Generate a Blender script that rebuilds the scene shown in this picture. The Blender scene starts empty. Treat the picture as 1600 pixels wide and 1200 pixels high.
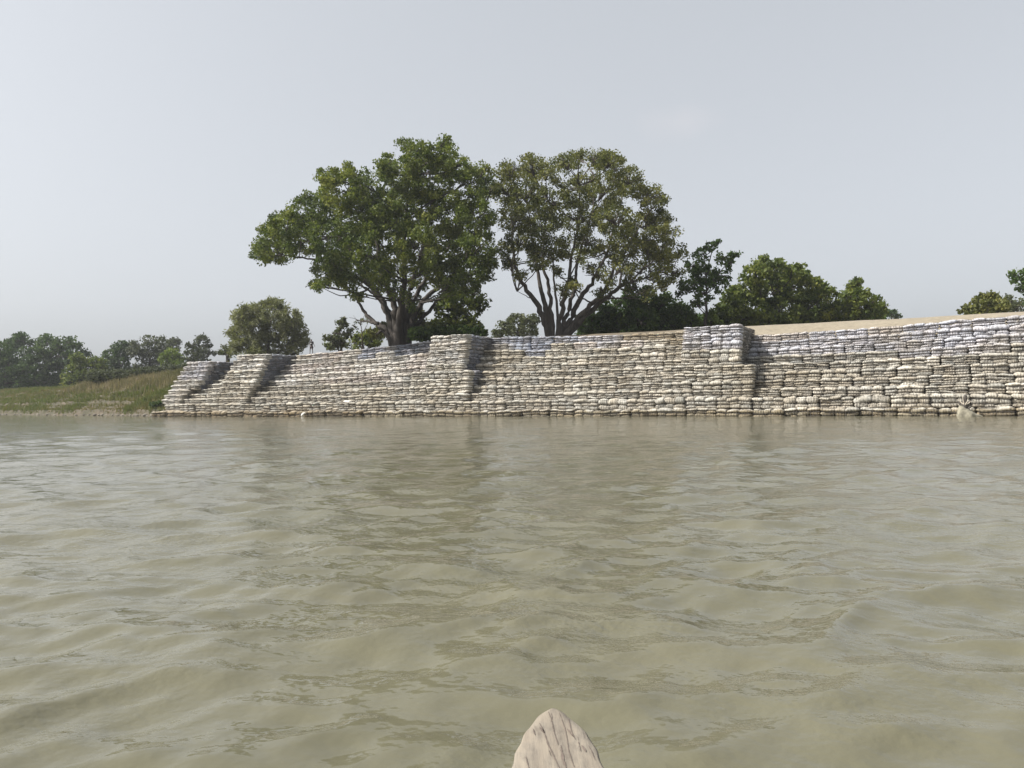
import bpy, math, random
import numpy as np
from mathutils import Matrix, Vector
random.seed(7); rng = np.random.default_rng(7)
R = math.radians
scene = bpy.context.scene
COL = scene.collection

# ---------------------------------------------------------------- camera
EYE = 1.2
PITCH = math.atan(26.4/1200); ROLL = -0.0115
cam_d = bpy.data.cameras.new('camera'); cam = bpy.data.objects.new('camera', cam_d); COL.objects.link(cam)
cam_d.sensor_width = 36; cam_d.lens = 27.0; cam_d.clip_start = 0.05; cam_d.clip_end = 8000
CR = Matrix.Rotation(R(90)+PITCH, 3, 'X') @ Matrix.Rotation(ROLL, 3, 'Z')
cam.matrix_world = Matrix.Translation((0, 0, EYE)) @ CR.to_4x4()
scene.camera = cam
# ---------------------------------------------------------------- light
SUN_DIR = Vector((-0.91, -0.20, 0.90)).normalized()     # towards the sun
elev = math.asin(SUN_DIR.z); az = math.atan2(SUN_DIR.x, SUN_DIR.y)
w = bpy.data.worlds.new('World'); scene.world = w; w.use_nodes = True
nt = w.node_tree; bg = nt.nodes['Background']
sky = nt.nodes.new('ShaderNodeTexSky'); sky.sky_type = 'NISHITA'; sky.sun_disc = False
sky.sun_elevation = elev; sky.sun_rotation = az
sky.air_density = 0.9; sky.dust_density = 5.0; sky.ozone_density = 1.6; sky.altitude = 0
hs = nt.nodes.new('ShaderNodeHueSaturation'); hs.inputs['Saturation'].default_value = 0.28
nt.links.new(sky.outputs[0], hs.inputs['Color'])
mz = nt.nodes.new('ShaderNodeMix'); mz.data_type = 'RGBA'; mz.inputs[0].default_value = 0.52; nt.links.new(hs.outputs[0], mz.inputs[6]); mz.inputs[7].default_value = (2.78, 2.95, 3.14, 1)
mt_ = nt.nodes.new('ShaderNodeMix'); mt_.data_type = 'RGBA'; mt_.blend_type = 'MULTIPLY'; mt_.inputs[0].default_value = 1.0; nt.links.new(mz.outputs[2], mt_.inputs[6]); mt_.inputs[7].default_value = (1.0, 1.0, 1.0, 1)
tcw = nt.nodes.new('ShaderNodeTexCoord'); vd = nt.nodes.new('ShaderNodeVectorMath'); vd.operation = 'SUBTRACT'
nt.links.new(tcw.outputs['Generated'], vd.inputs[0]); vd.inputs[1].default_value = (CR @ Vector(((1065-800)/1200, (600-190)/1200, -1))).normalized()
nzw = nt.nodes.new('ShaderNodeTexNoise'); nzw.inputs['Scale'].default_value = 22; nzw.inputs['Detail'].default_value = 4; nt.links.new(tcw.outputs['Generated'], nzw.inputs['Vector'])
vs = nt.nodes.new('ShaderNodeVectorMath'); vs.operation = 'MULTIPLY'; vs.inputs[1].default_value = (1.0, 1.0, 2.2); nt.links.new(vd.outputs[0], vs.inputs[0])
vl = nt.nodes.new('ShaderNodeVectorMath'); vl.operation = 'LENGTH'; nt.links.new(vs.outputs[0], vl.inputs[0])
ma = nt.nodes.new('ShaderNodeMath'); ma.operation = 'MULTIPLY_ADD'; nt.links.new(nzw.outputs[0], ma.inputs[0]); ma.inputs[1].default_value = 0.05; nt.links.new(vl.outputs['Value'], ma.inputs[2])
mr = nt.nodes.new('ShaderNodeMapRange'); mr.inputs['From Min'].default_value = 0.03; mr.inputs['From Max'].default_value = 0.080; mr.inputs['To Min'].default_value = 0.14; mr.inputs['To Max'].default_value = 0.0
nt.links.new(ma.outputs[0], mr.inputs['Value'])
mxw = nt.nodes.new('ShaderNodeMix'); mxw.data_type = 'RGBA'; nt.links.new(mr.outputs[0], mxw.inputs[0]); nt.links.new(mt_.outputs[2], mxw.inputs[6]); mxw.inputs[7].default_value = (4.0, 3.7, 3.7, 1)
nt.links.new(mxw.outputs[2], bg.inputs['Color']); bg.inputs['Strength'].default_value = 0.135
sun_d = bpy.data.lights.new('sun', 'SUN'); sun_d.energy = 4.7; sun_d.angle = R(1.5); sun_d.color = (1.0, 0.955, 0.88)
sun = bpy.data.objects.new('sun', sun_d); COL.objects.link(sun)
sun.rotation_euler = SUN_DIR.to_track_quat('Z', 'Y').to_euler()
scene.view_settings.view_transform = 'Standard'; scene.view_settings.look = 'None'
scene.view_settings.exposure = 0.75; scene.view_settings.gamma = 1.0

# ---------------------------------------------------------------- helpers
def ray(px, py):
    return CR @ Vector(((px-800)/1200, (600-py)/1200, -1))
def P(px, py, Y):                      # world point at depth Y seen at a place of the photo
    d = ray(px, py); t = Y/d.y
    return Vector((d.x*t, Y, EYE+d.z*t))
def PZ(px, py, z):
    d = ray(px, py); t = (z-EYE)/d.z
    return Vector((d.x*t, d.y*t, z))
Y0 = 60.0; E = (0.885, -0.4656); N = (0.4656, 0.885)      # wall frame: along and inland
def W(s, n, z=0.0): return Vector((E[0]*s+N[0]*n, Y0+E[1]*s+N[1]*n, z))
def SN(X, Y): return X*E[0]+(Y-Y0)*E[1], X*N[0]+(Y-Y0)*N[1]
def S(px, n):
    u = (px-800)/1200
    return (u*(Y0+N[1]*n)-N[0]*n)/(E[0]-u*E[1])
WANG = math.atan2(E[1], E[0])

def mesh_np(name, V, F, smooth=False, mat=None, attrs=None):
    V = np.asarray(V, dtype=np.float32).reshape(-1, 3); F = np.asarray(F, dtype=np.int32)
    me = bpy.data.meshes.new(name); me.vertices.add(len(V)); me.vertices.foreach_set('co', V.ravel())
    k = F.shape[1]; me.loops.add(F.size); me.loops.foreach_set('vertex_index', F.ravel())
    me.polygons.add(len(F)); me.polygons.foreach_set('loop_start', np.arange(0, F.size, k, dtype=np.int32))
    me.polygons.foreach_set('loop_total', np.full(len(F), k, dtype=np.int32))
    if smooth: me.polygons.foreach_set('use_smooth', np.ones(len(F), dtype=bool))
    if attrs:
        for an, av in attrs.items():
            av = np.asarray(av, dtype=np.float32)
            if av.ndim == 1:
                a = me.attributes.new(an, 'FLOAT', 'POINT'); a.data.foreach_set('value', av)
            else:
                a = me.attributes.new(an, 'FLOAT_COLOR', 'POINT')
                a.data.foreach_set('color', np.concatenate([av, np.ones((len(av), 1), np.float32)], 1).ravel())
    me.update(calc_edges=True)
    if mat: me.materials.append(mat)
    return me
def obj(name, me, parent=None, loc=None):
    o = bpy.data.objects.new(name, me); COL.objects.link(o)
    if loc is not None: o.location = loc
    if parent: o.parent = parent
    return o
def tag(o, label=None, cat=None, group=None, kind=None):
    for k, v in (('label', label), ('category', cat), ('group', group), ('kind', kind)):
        if v: o[k] = v
    return o
def empty(name, loc, rz=0.0):
    o = bpy.data.objects.new(name, None); COL.objects.link(o); o.location = loc; o.rotation_euler = (0, 0, rz)
    o.empty_display_size = 0.3; return o
def vnoise(x, y, seed=0):
    x = np.asarray(x, float); y = np.asarray(y, float)
    xi = np.floor(x).astype(np.int64); yi = np.floor(y).astype(np.int64); xf = x-xi; yf = y-yi
    def h(a, b):
        n = (a*374761393+b*668265263+seed*974711) & 0x7fffffff
        n = ((n ^ (n >> 13))*1274126177) & 0x7fffffff
        return ((n ^ (n >> 16)) & 0xffff)/65535.0
    u = xf*xf*(3-2*xf); v = yf*yf*(3-2*yf)
    return (h(xi, yi)*(1-u)+h(xi+1, yi)*u)*(1-v)+(h(xi, yi+1)*(1-u)+h(xi+1, yi+1)*u)*v
def fbm(x, y, seed=0, oct=4):
    r = 0; a = 0.5
    for i in range(oct): r = r+a*(vnoise(x*2**i, y*2**i, seed+i)-0.5); a *= 0.5
    return r
def smooth(a, b, x):
    t = np.clip((np.asarray(x, float)-a)/(b-a), 0, 1); return t*t*(3-2*t)

# ---- materials
def new_mat(name):
    m = bpy.data.materials.new(name); m.use_nodes = True
    return m, m.node_tree, m.node_tree.nodes['Principled BSDF']
def nd(nt, t, **kw):
    n = nt.nodes.new(t)
    for k, v in kw.items():
        if k in n.inputs: n.inputs[k].default_value = v
        else: setattr(n, k, v)
    return n
def mixc(nt, blend, fac, a, b):
    m = nt.nodes.new('ShaderNodeMix'); m.data_type = 'RGBA'; m.blend_type = blend
    for sock, v in ((m.inputs['Factor'], fac), (m.inputs['A'], a), (m.inputs['B'], b)):
        pass
    ins = [i for i in m.inputs if i.enabled]
    for sock, v in zip((m.inputs[0], m.inputs[6], m.inputs[7]), (fac, a, b)):
        if hasattr(v, 'is_output'): nt.links.new(v, sock)
        elif isinstance(v, (int, float)): sock.default_value = v
        else: sock.default_value = (*v, 1) if len(v) == 3 else v
    return m.outputs[2]
def ramp(nt, src, stops):
    r = nt.nodes.new('ShaderNodeValToRGB'); nt.links.new(src, r.inputs[0])
    while len(r.color_ramp.elements) < len(stops): r.color_ramp.elements.new(0.5)
    for e, (p, c) in zip(r.color_ramp.elements, stops):
        e.position = p; e.color = (*c, 1) if len(c) == 3 else c
    return r.outputs[0]
def noise(nt, vec, scale, detail=3, rough=0.55, w=None):
    n = nt.nodes.new('ShaderNodeTexNoise'); n.inputs['Scale'].default_value = scale
    n.inputs['Detail'].default_value = detail; n.inputs['Roughness'].default_value = rough
    if vec is not None: nt.links.new(vec, n.inputs['Vector'])
    return n.outputs[0]
def mapping(nt, vec, scale=(1, 1, 1), rot=(0, 0, 0)):
    m = nt.nodes.new('ShaderNodeMapping'); m.inputs['Scale'].default_value = scale; m.inputs['Rotation'].default_value = rot
    nt.links.new(vec, m.inputs['Vector']); return m.outputs[0]
def bump(nt, bsdf, h, strength, dist=0.02):
    b = nt.nodes.new('ShaderNodeBump'); b.inputs['Strength'].default_value = strength; b.inputs['Distance'].default_value = dist
    nt.links.new(h, b.inputs['Height']); nt.links.new(b.outputs[0], bsdf.inputs['Normal'])

def bag_material(name, use_attr):
    m, t, b = new_mat(name)
    if use_attr: a = nd(t, 'ShaderNodeAttribute', attribute_name='col'); base = a.outputs['Color']
    else: oi = nd(t, 'ShaderNodeObjectInfo'); base = oi.outputs['Color']
    g = nd(t, 'ShaderNodeNewGeometry'); pos = g.outputs['Position']
    n1 = noise(t, pos, 1.3, 4, 0.6); s1 = ramp(t, n1, [(0.30, (0.70, 0.66, 0.58)), (0.62, (1.05, 1.04, 1.02))])
    c = mixc(t, 'MULTIPLY', 0.9, base, s1)
    n2 = noise(t, pos, 9, 4, 0.7); s2 = ramp(t, n2, [(0.32, (0.62, 0.60, 0.56)), (0.55, (1.0, 1.0, 1.0)), (0.8, (1.12, 1.12, 1.1))])
    c = mixc(t, 'MULTIPLY', 0.8, c, s2)
    n3 = noise(t, pos, 0.30, 5, 0.65); s3 = ramp(t, n3, [(0.50, (0, 0, 0)), (0.64, (0.6, 0.6, 0.6))])
    c = mixc(t, 'MIX', s3, c, (0.27, 0.235, 0.175))
    sx = nd(t, 'ShaderNodeSeparateXYZ'); t.links.new(pos, sx.inputs[0])
    ad = nd(t, 'ShaderNodeMath', operation='ADD'); t.links.new(sx.outputs[2], ad.inputs[0])
    nn = noise(t, pos, 1.1, 3); sc = nd(t, 'ShaderNodeMath', operation='MULTIPLY'); t.links.new(nn, sc.inputs[0]); sc.inputs[1].default_value = -0.7
    t.links.new(sc.outputs[0], ad.inputs[1])
    wet = ramp(t, ad.outputs[0], [(0.0, (1, 1, 1)), (0.10, (0, 0, 0))])
    c = mixc(t, 'MIX', wet, c, mixc(t, 'MULTIPLY', 1.0, c, (0.55, 0.50, 0.40)))
    t.links.new(c, b.inputs['Base Color']); b.inputs['Roughness'].default_value = 0.85
    n4 = noise(t, pos, 16, 3, 0.6); bump(t, b, n4, 0.7, 0.03)
    return m
MAT_BAG = bag_material('woven_bag_cloth', False)
MAT_BAG_A = bag_material('woven_bag_cloth_far', True)
def plain(name, col, rough=0.8, ns=None, var=0.3, bmp=0.0):
    m, t, b = new_mat(name); b.inputs['Roughness'].default_value = rough
    tc = nd(t, 'ShaderNodeTexCoord')
    n = noise(t, tc.outputs['Object'], ns or 8, 4, 0.6)
    c = ramp(t, n, [(0.3, tuple(x*(1-var) for x in col)), (0.7, tuple(min(1, x*(1+var)) for x in col))])
    t.links.new(c, b.inputs['Base Color'])
    if bmp: bump(t, b, n, bmp)
    return m
MAT_ROPE = plain('tarred_net_rope', (0.11, 0.10, 0.09), 0.9)

def leaf_mat(name, dark, mid, light):
    m, t, b = new_mat(name)
    a = nd(t, 'ShaderNodeAttribute', attribute_name='tint')
    c = ramp(t, a.outputs['Fac'], [(0.0, dark), (0.5, mid), (1.0, light)])
    t.links.new(c, b.inputs['Base Color']); b.inputs['Roughness'].default_value = 0.55
    b.inputs['Specular IOR Level'].default_value = 0.12
    tr = nd(t, 'ShaderNodeBsdfTranslucent'); t.links.new(mixc(t, 'MULTIPLY', 1.0, c, (1.1, 1.2, 0.6)), tr.inputs['Color'])
    ms = nd(t, 'ShaderNodeMixShader'); ms.inputs[0].default_value = 0.33
    t.links.new(b.outputs[0], ms.inputs[1]); t.links.new(tr.outputs[0], ms.inputs[2])
    t.links.new(ms.outputs[0], t.nodes['Material Output'].inputs['Surface'])
    return m
def bark_mat(name, col):
    m, t, b = new_mat(name); tc = nd(t, 'ShaderNodeTexCoord')
    v = mapping(t, tc.outputs['Object'], (3, 3, 0.6)); n = noise(t, v, 1.6, 5, 0.65)
    c = ramp(t, n, [(0.3, tuple(x*0.5 for x in col)), (0.7, tuple(x*1.4 for x in col))])
    t.links.new(c, b.inputs['Base Color']); b.inputs['Roughness'].default_value = 0.9
    bump(t, b, n, 0.8, 0.1); return m
def dy(ls, d): return [(l[0], l[1]+d)+tuple(l[2:]) for l in ls]

# ---------------------------------------------------------------- wall heights
N_COURSE = {'left': 9, 'middle': 9, 'right': 8}
PL = 1.24
_zt_px = [(250, 5.5), (330, 5.65), (400, 6.0), (500, 6.3), (600, 6.6), (680, 6.95), (780, 6.85), (900, 6.55), (1060, 6.5), (1150, 6.1), (1200, 5.95), (1300, 6.0), (1400, 6.1), (1500, 6.28), (1600, 6.4), (1750, 6.5)]
_zs = np.array([S(p, 6.5) for p, z in _zt_px]); _zz = np.array([z for p, z in _zt_px])
def ztop(s): return np.interp(s, _zs, _zz)
SB = {'left': 0.76, 'middle': 0.71, 'right': 0.72}
N0 = {'left': 0.9, 'middle': 0.8, 'right': 0.8}
# buttresses: tiers (course range, left px, right px at the front), front offset inland per course
def BUT(name, tiers, ztp): return dict(name=name, tiers=tiers, ztp=ztp)
BUTS = [
  dict(name='leftmost buttress', reg='left', ztp=5.75, n=9, nf=lambda k: 0.35+0.44*k,
       tiers=[(0, 3, 262, 290), (3, 9, 290, 331)], taper=True),
  dict(name='second buttress from the left', reg='left', ztp=6.15, n=9, nf=lambda k: 0.35+0.30*k,
       tiers=[(0, 3, 338, 391), (3, 9, 368, 415)], taper=True),
  dict(name='central buttress', reg='left', ztp=6.85, n=9, nf=lambda k: 0.30+0.20*k+(0.35 if k > 3 else 0),
       tiers=[(0, 4, 642, 735), (4, 9, 672, 731)], taper=False),
  dict(name='big buttress right of centre', reg='middle', ztp=6.4, n=9, nf=lambda k: 0.30+0.20*k+(0.35 if k > 3 else 0),
       tiers=[(0, 4, 1036, 1178), (4, 9, 1068, 1160)], taper=False),
]
for b in BUTS:
    for i, (a, c, l, r) in enumerate(b['tiers']):
        n = b['nf'](c-1)
        b['tiers'][i] = (a, c, S(l, n), S(r, n))
def but_span(b, k):
    for i, (a, c, l, r) in enumerate(b['tiers']):
        if a <= k < c:
            if b['taper']:
                l0 = b['tiers'][0][2]; l1 = b['tiers'][-1][2]; l = l0+(l1-l0)*k/8.0
            return l, r
S_END = S(246, 0.2); S_FAR = 46.0

# ---------------------------------------------------------------- ground
_gp = [(250, 5.4), (330, 5.6), (420, 5.9), (500, 6.2), (620, 7.35), (680, 7.3), (720, 7.55), (780, 7.3), (870, 7.4), (1000, 7.3), (1600, 7.3), (1800, 7.3)]
_gs = np.array([S(p, 13) for p, z in _gp]); _gz = np.array([z for p, z in _gp])
_hb_s = np.array([-400, -140, -95, -60, -44, -38]); _hb = np.array([4.2, 4.2, 4.2, 4.7, 5.3, 5.4])
def sb_of(s):
    l = S(690, 3); return np.where(np.asarray(s) < l, SB['left'], SB['middle'])
def ground_z(X, Y, detail=True):
    X = np.asarray(X, float); Y = np.asarray(Y, float); s, n = SN(X, Y)
    # behind the wall
    sb = sb_of(s); zt = ztop(s); rate = (zt-PL)/(9*sb)
    z_sl = PL-0.35+(n-0.8-1.0)*rate
    zt2 = np.interp(s, _gs, _gz)
    n_top = 0.8+9*sb+0.6
    z_sl = np.minimum(z_sl, zt-0.25)
    z_pl = (zt-0.25)+(zt2-zt+0.25)*smooth(0, 6.5, n-n_top)
    zw = np.where(n > n_top, z_pl, z_sl)
    zw = np.where(n < 1.2, np.minimum(zw, -0.6), zw)
    for b in BUTS:
        for (a, c, l, r) in b['tiers']:
            H = (b['ztp']-PL)/9
            for k in range(a, c):
                ll, rr = but_span(b, k)
                ins = (s > ll+0.5) & (s < rr-1.15) & (n > b['nf'](k)+1.15) & (n < 7)
                zw = np.where(ins, np.maximum(zw, PL+H*(k+1)-0.15), zw)
    # left bank
    nsh = 2.0+np.maximum(0, -45-s)*0.22+1.2*fbm(s*0.13, s*0, 5, 3)+0.5*fbm(s*0.7, s*0, 6, 3)
    d = n-nsh; Hb = np.interp(s, _hb_s, _hb)
    zb = np.where(d < 0, np.maximum(-2.5, 0.5*d), 0)
    step = 0.75*smooth(0, 0.35, d)+0.35*smooth(1.6, 2.3, d+1.2*fbm(s*0.3, n*0.2, 9, 3))
    zb = zb+np.where(d > 0, step+(Hb-1.1)*np.clip((d-1.0)/9.5, 0, 1)**0.85, 0)
    tz = zb/0.62+0.8*fbm(s*0.09, n*0.06, 61, 3); zb = np.where(d > 1.0, zb+0.62*0.75*(smooth(0.30, 0.62, tz-np.floor(tz))-(tz-np.floor(tz)))*smooth(1, 2, d)*(d < 9), zb)
    zb = zb+np.where(d > 0.3, 0.55*fbm(s*0.22, n*0.3, 21, 4)*smooth(0.3, 3, d), 0)
    t = smooth(S_END-1.5, S_END+3.5-0*n, s-0.42*np.clip(n, 0, 9))
    z = zb*(1-t)+zw*t
    if detail:
        z = z+np.where(n > 9, 0.12*fbm(s*0.3, n*0.3, 3, 4), 0)
    far = smooth(60, 400, n); z = z*(1-far)+6.0*far*np.where(n > 60, 1, 1)+0*far if False else z
    z = np.where(n < -2.5, -2.5, z)
    return z
sa = np.concatenate([[-3000, -1500, -700, -400, -250, -180], np.arange(-150, -52, 0.8), np.arange(-52, 50, 0.3), np.arange(50, 150, 3), [250, 500, 1000, 3000]])
na = np.concatenate([[-400, -100, -50, -20, -8], np.arange(-3, 16, 0.25), np.arange(16, 60, 0.8), np.arange(60, 200, 6), [300, 500, 1000, 3500]])
SS, NN = np.meshgrid(sa, na, indexing='ij')
GX = E[0]*SS+N[0]*NN; GY = Y0+E[1]*SS+N[1]*NN; GZ = ground_z(GX, GY)
ni, nj = SS.shape; idx = np.arange(ni*nj).reshape(ni, nj)
F = np.stack([idx[:-1, :-1], idx[1:, :-1], idx[1:, 1:], idx[:-1, 1:]], -1).reshape(-1, 4)
sandm = np.clip(smooth(S(1000, 13), S(1180, 13), SS+1.5*fbm(SS*0.2, NN*0.2, 31, 3))+0*NN, 0, 1)
grassm = np.where(SS < S_END+5, 1.0, 0.0)
m_ground, t, b = new_mat('river_earth')
g = nd(t, 'ShaderNodeNewGeometry'); pos = g.outputs['Position']
n1 = noise(t, pos, 0.5, 6, 0.65); n2 = noise(t, pos, 3.0, 5, 0.7)
earth = ramp(t, n1, [(0.3, (0.09, 0.07, 0.045)), (0.5, (0.13, 0.105, 0.07)), (0.7, (0.17, 0.145, 0.10))])
sand = ramp(t, n1, [(0.3, (0.21, 0.18, 0.13)), (0.7, (0.255, 0.22, 0.165))])
asand = nd(t, 'ShaderNodeAttribute', attribute_name='sand')
c = mixc(t, 'MIX', asand.outputs['Fac'], earth, sand)
agr = nd(t, 'ShaderNodeAttribute', attribute_name='grassy')
n3 = noise(t, pos, 0.45, 5, 0.7)
grs = ramp(t, n3, [(0.36, (0.045, 0.042, 0.022)), (0.5, (0.06, 0.052, 0.03)), (0.58, (0.075, 0.058, 0.038)), (0.64, (0.095, 0.078, 0.052)), (0.68, (0.06, 0.055, 0.03))])
c = mixc(t, 'MIX', agr.outputs['Fac'], c, grs)
c = mixc(t, 'MULTIPLY', 0.6, c, ramp(t, n2, [(0.3, (0.6, 0.6, 0.6)), (0.7, (1.2, 1.2, 1.2))]))
t.links.new(c, b.inputs['Base Color']); b.inputs['Roughness'].default_value = 0.95
bump(t, b, n2, 0.6, 0.08)
gm = mesh_np('ground', np.stack([GX, GY, GZ], -1).reshape(-1, 3), F, True, m_ground, {'sand': sandm.ravel(), 'grassy': grassm.ravel()})
tag(obj('ground', gm), 'earth river bank with pale sand on the right and grass on the left', kind='structure')
def gz(x, y): return float(ground_z(np.array([x]), np.array([y]))[0])

# ---------------------------------------------------------------- water
r_ = [0.25]
while r_[-1] < 3500: r_.append(r_[-1]*(1.0095 if r_[-1] < 60 else 1.05))
r_ = np.array(r_); th = np.radians(np.concatenate([np.linspace(-60, 28, 60, endpoint=False), np.linspace(28, 152, 900), np.linspace(152, 300, 80)[1:]]))
RR, TT = np.meshgrid(r_, th, indexing='ij'); WX = RR*np.cos(TT); WY = RR*np.sin(TT)
WZ = np.zeros_like(WX); DX = np.zeros_like(WX); DY = np.zeros_like(WX)
wr = np.random.default_rng(11)
amp_mod = 0.72*(0.7+1.1*fbm(WX*0.12+3, WY*0.12, 41, 2)+0.3)
for i in range(90):
    lam = 0.22*(5.0/0.22)**wr.random()**1.15; k = 2*math.pi/lam
    an = math.radians(wr.normal(112, 42)); A = 0.0062*lam**0.9*wr.uniform(0.5, 1.3)*(1.0 if lam < 0.45 else (1.15 if lam < 1.2 else 0.48))
    if lam > 2.5: A *= 0.5
    ph = wr.uniform(0, 6.28); cx, cy = math.cos(an), math.sin(an)
    fade = np.clip((lam/(RR*0.0095)-2.5)/3, 0, 1)
    arg = k*(WX*cx+WY*cy)+ph+1.3*fbm(WX*0.5/lam+i, WY*0.5/lam, 50+i, 1)*4
    WZ += A*fade*np.sin(arg)*amp_mod
    DX += -A*0.8*fade*np.cos(arg)*cx*-1*amp_mod; DY += -A*0.8*fade*np.cos(arg)*cy*-1*amp_mod
ni, nj = RR.shape; idx = np.arange(ni*nj).reshape(ni, nj)
F = np.stack([idx[:-1, :-1], idx[1:, :-1], idx[1:, 1:], idx[:-1, 1:]], -1).reshape(-1, 4)
m_w, t, b = new_mat('muddy_water')
g = nd(t, 'ShaderNodeNewGeometry'); pos = g.outputs['Position']
nb = noise(t, mapping(t, pos, (0.25, 0.4, 1)), 1.0, 4, 0.6)
c = ramp(t, nb, [(0.3, (0.098, 0.094, 0.061)), (0.7, (0.122, 0.115, 0.077))])
t.links.new(c, b.inputs['Base Color']); b.inputs['Roughness'].default_value = 0.07; b.inputs['IOR'].default_value = 1.33
w1 = noise(t, mapping(t, pos, (1.0, 1.2, 1), (0, 0, 0.35)), 3.6, 3, 0.5)
w2 = noise(t, mapping(t, pos, (1.0, 1.5, 1), (0, 0, 0.2)), 1.1, 2, 0.5)
rip = noise(t, mapping(t, pos, (1.0, 1.1, 1), (0, 0, 0.5)), 20, 2, 0.5)
patch = ramp(t, noise(t, pos, 0.35, 3, 0.6), [(0.45, (0, 0, 0)), (0.65, (1, 1, 1))])
mm = nd(t, 'ShaderNodeMath', operation='MULTIPLY'); t.links.new(rip, mm.inputs[0]); t.links.new(patch, mm.inputs[1])
m2 = nd(t, 'ShaderNodeMath', operation='MULTIPLY_ADD'); t.links.new(mm.outputs[0], m2.inputs[0]); m2.inputs[1].default_value = 0.42; t.links.new(w1, m2.inputs[2])
m3 = nd(t, 'ShaderNodeMath', operation='MULTIPLY_ADD'); t.links.new(w2, m3.inputs[0]); m3.inputs[1].default_value = 1.6; t.links.new(m2.outputs[0], m3.inputs[2])
bump(t, b, m3.outputs[0], 0.5, 0.045)
wm = mesh_np('river_water', np.stack([WX+DX, WY+DY, WZ], -1).reshape(-1, 3), F, True, m_w)
tag(obj('river_water', wm), 'muddy greenish brown river water with small waves', kind='structure')

# ---------------------------------------------------------------- sandbags
def bag_mesh(L, D, T, seed):
    r = np.random.default_rng(seed); nu, nv = 19, 12
    u = np.linspace(-1, 1, nu); V = []
    for i, a in enumerate(u):
        x = L/2*np.sign(a)*abs(a)**0.9
        e = (1-abs(a)**3.1)**(1/2.2) if abs(a) < 1 else 0
        e = max(e, 0.10)
        pinch = 1-0.085*abs(math.cos(math.pi*(x+0.1*seed)/0.2))**4
        sag = 0.012*math.sin(3*a+seed)
        for j in range(nv):
            ph = 2*math.pi*j/nv; cy, sz = math.cos(ph), math.sin(ph)
            y = D/2*np.sign(cy)*abs(cy)**(2/3.2)*(0.55+0.45*e)
            z = T/2*np.sign(sz)*abs(sz)**(2/2.2)*e*pinch
            V.append((x+r.normal(0, 0.006), y*pinch+r.normal(0, 0.008), z+sag+r.normal(0, 0.006)+T/2))
    F = [(i*nv+j, i*nv+(j+1) % nv, (i+1)*nv+(j+1) % nv, (i+1)*nv+j) for i in range(nu-1) for j in range(nv)]
    c0 = len(V); V.append((-L/2-0.01, 0, T/2)); V.append((L/2+0.01, 0, T/2))
    F += [(c0, (j+1) % nv, j, j) for j in range(0)]
    Q = np.array(F)
    caps = []
    for j in range(0, nv, 2):
        caps.append((c0, (j+2) % nv, (j+1) % nv, j)); o = (nu-1)*nv
        caps.append((c0+1, o+j, o+(j+1) % nv, o+(j+2) % nv))
    F = np.concatenate([Q[:, ::-1], np.array(caps)[:, ::-1]])
    return np.array(V), F
BAGS = []
for i in range(10):
    V, Fb = bag_mesh(1.0, 1.0, 0.215, i)          # unit length, scaled per object along x
    BAGS.append((V, Fb, mesh_np('sandbag', V, Fb, True, MAT_BAG)))
def tube_np(paths, rad, sides=3):
    Vs, Fs = [], []; off = 0
    for p in paths:
        p = np.array(p, float); n = len(p); tg = np.gradient(p, axis=0); tg /= np.linalg.norm(tg, axis=1)[:, None]+1e-9
        up = np.array([0.3, 0.2, 0.93]); a = np.cross(tg, up); a /= np.linalg.norm(a, axis=1)[:, None]+1e-9; b_ = np.cross(tg, a)
        rr = np.broadcast_to(np.asarray(rad, float), (n,)) if not isinstance(rad, list) else np.array(rad)
        an = np.arange(sides)*2*math.pi/sides
        ring = p[:, None]+rr[:, None, None]*(a[:, None]*np.cos(an)[None, :, None]+b_[:, None]*np.sin(an)[None, :, None])
        Vs.append(ring.reshape(-1, 3)); ii = np.arange(n*sides).reshape(n, sides)
        f = np.stack([ii[:-1], np.roll(ii, -1, 1)[:-1], np.roll(ii, -1, 1)[1:], ii[1:]], -1).reshape(-1, 4)+off
        Fs.append(f); off += n*sides
    return np.concatenate(Vs), np.concatenate(Fs)
NETS = []
for i in range(4):
    r = np.random.default_rng(90+i); paths = []
    for x in np.arange(-0.95, 0.96, 0.16):
        x += r.normal(0, 0.02); p = [(x, 0.3, 0.635)]
        p += [(x, -0.33, 0.63)]
        for l in (2, 1, 0):
            p += [(x+r.normal(0, .012), -0.465, l*0.2+0.175), (x+r.normal(0, .012), -0.515, l*0.2+0.105), (x+r.normal(0, .012), -0.46, l*0.2+0.03)]
        paths.append(p)
    for z in (0.20, 0.41, 0.60):
        paths.append([(x, -0.475+r.normal(0, .008), z+r.normal(0, .012)) for x in np.arange(-1.0, 1.01, 0.25)])
    V, Fb = tube_np(paths, 0.0105)
    NETS.append((V, Fb, mesh_np('net', V, Fb, False, MAT_ROPE)))

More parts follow.
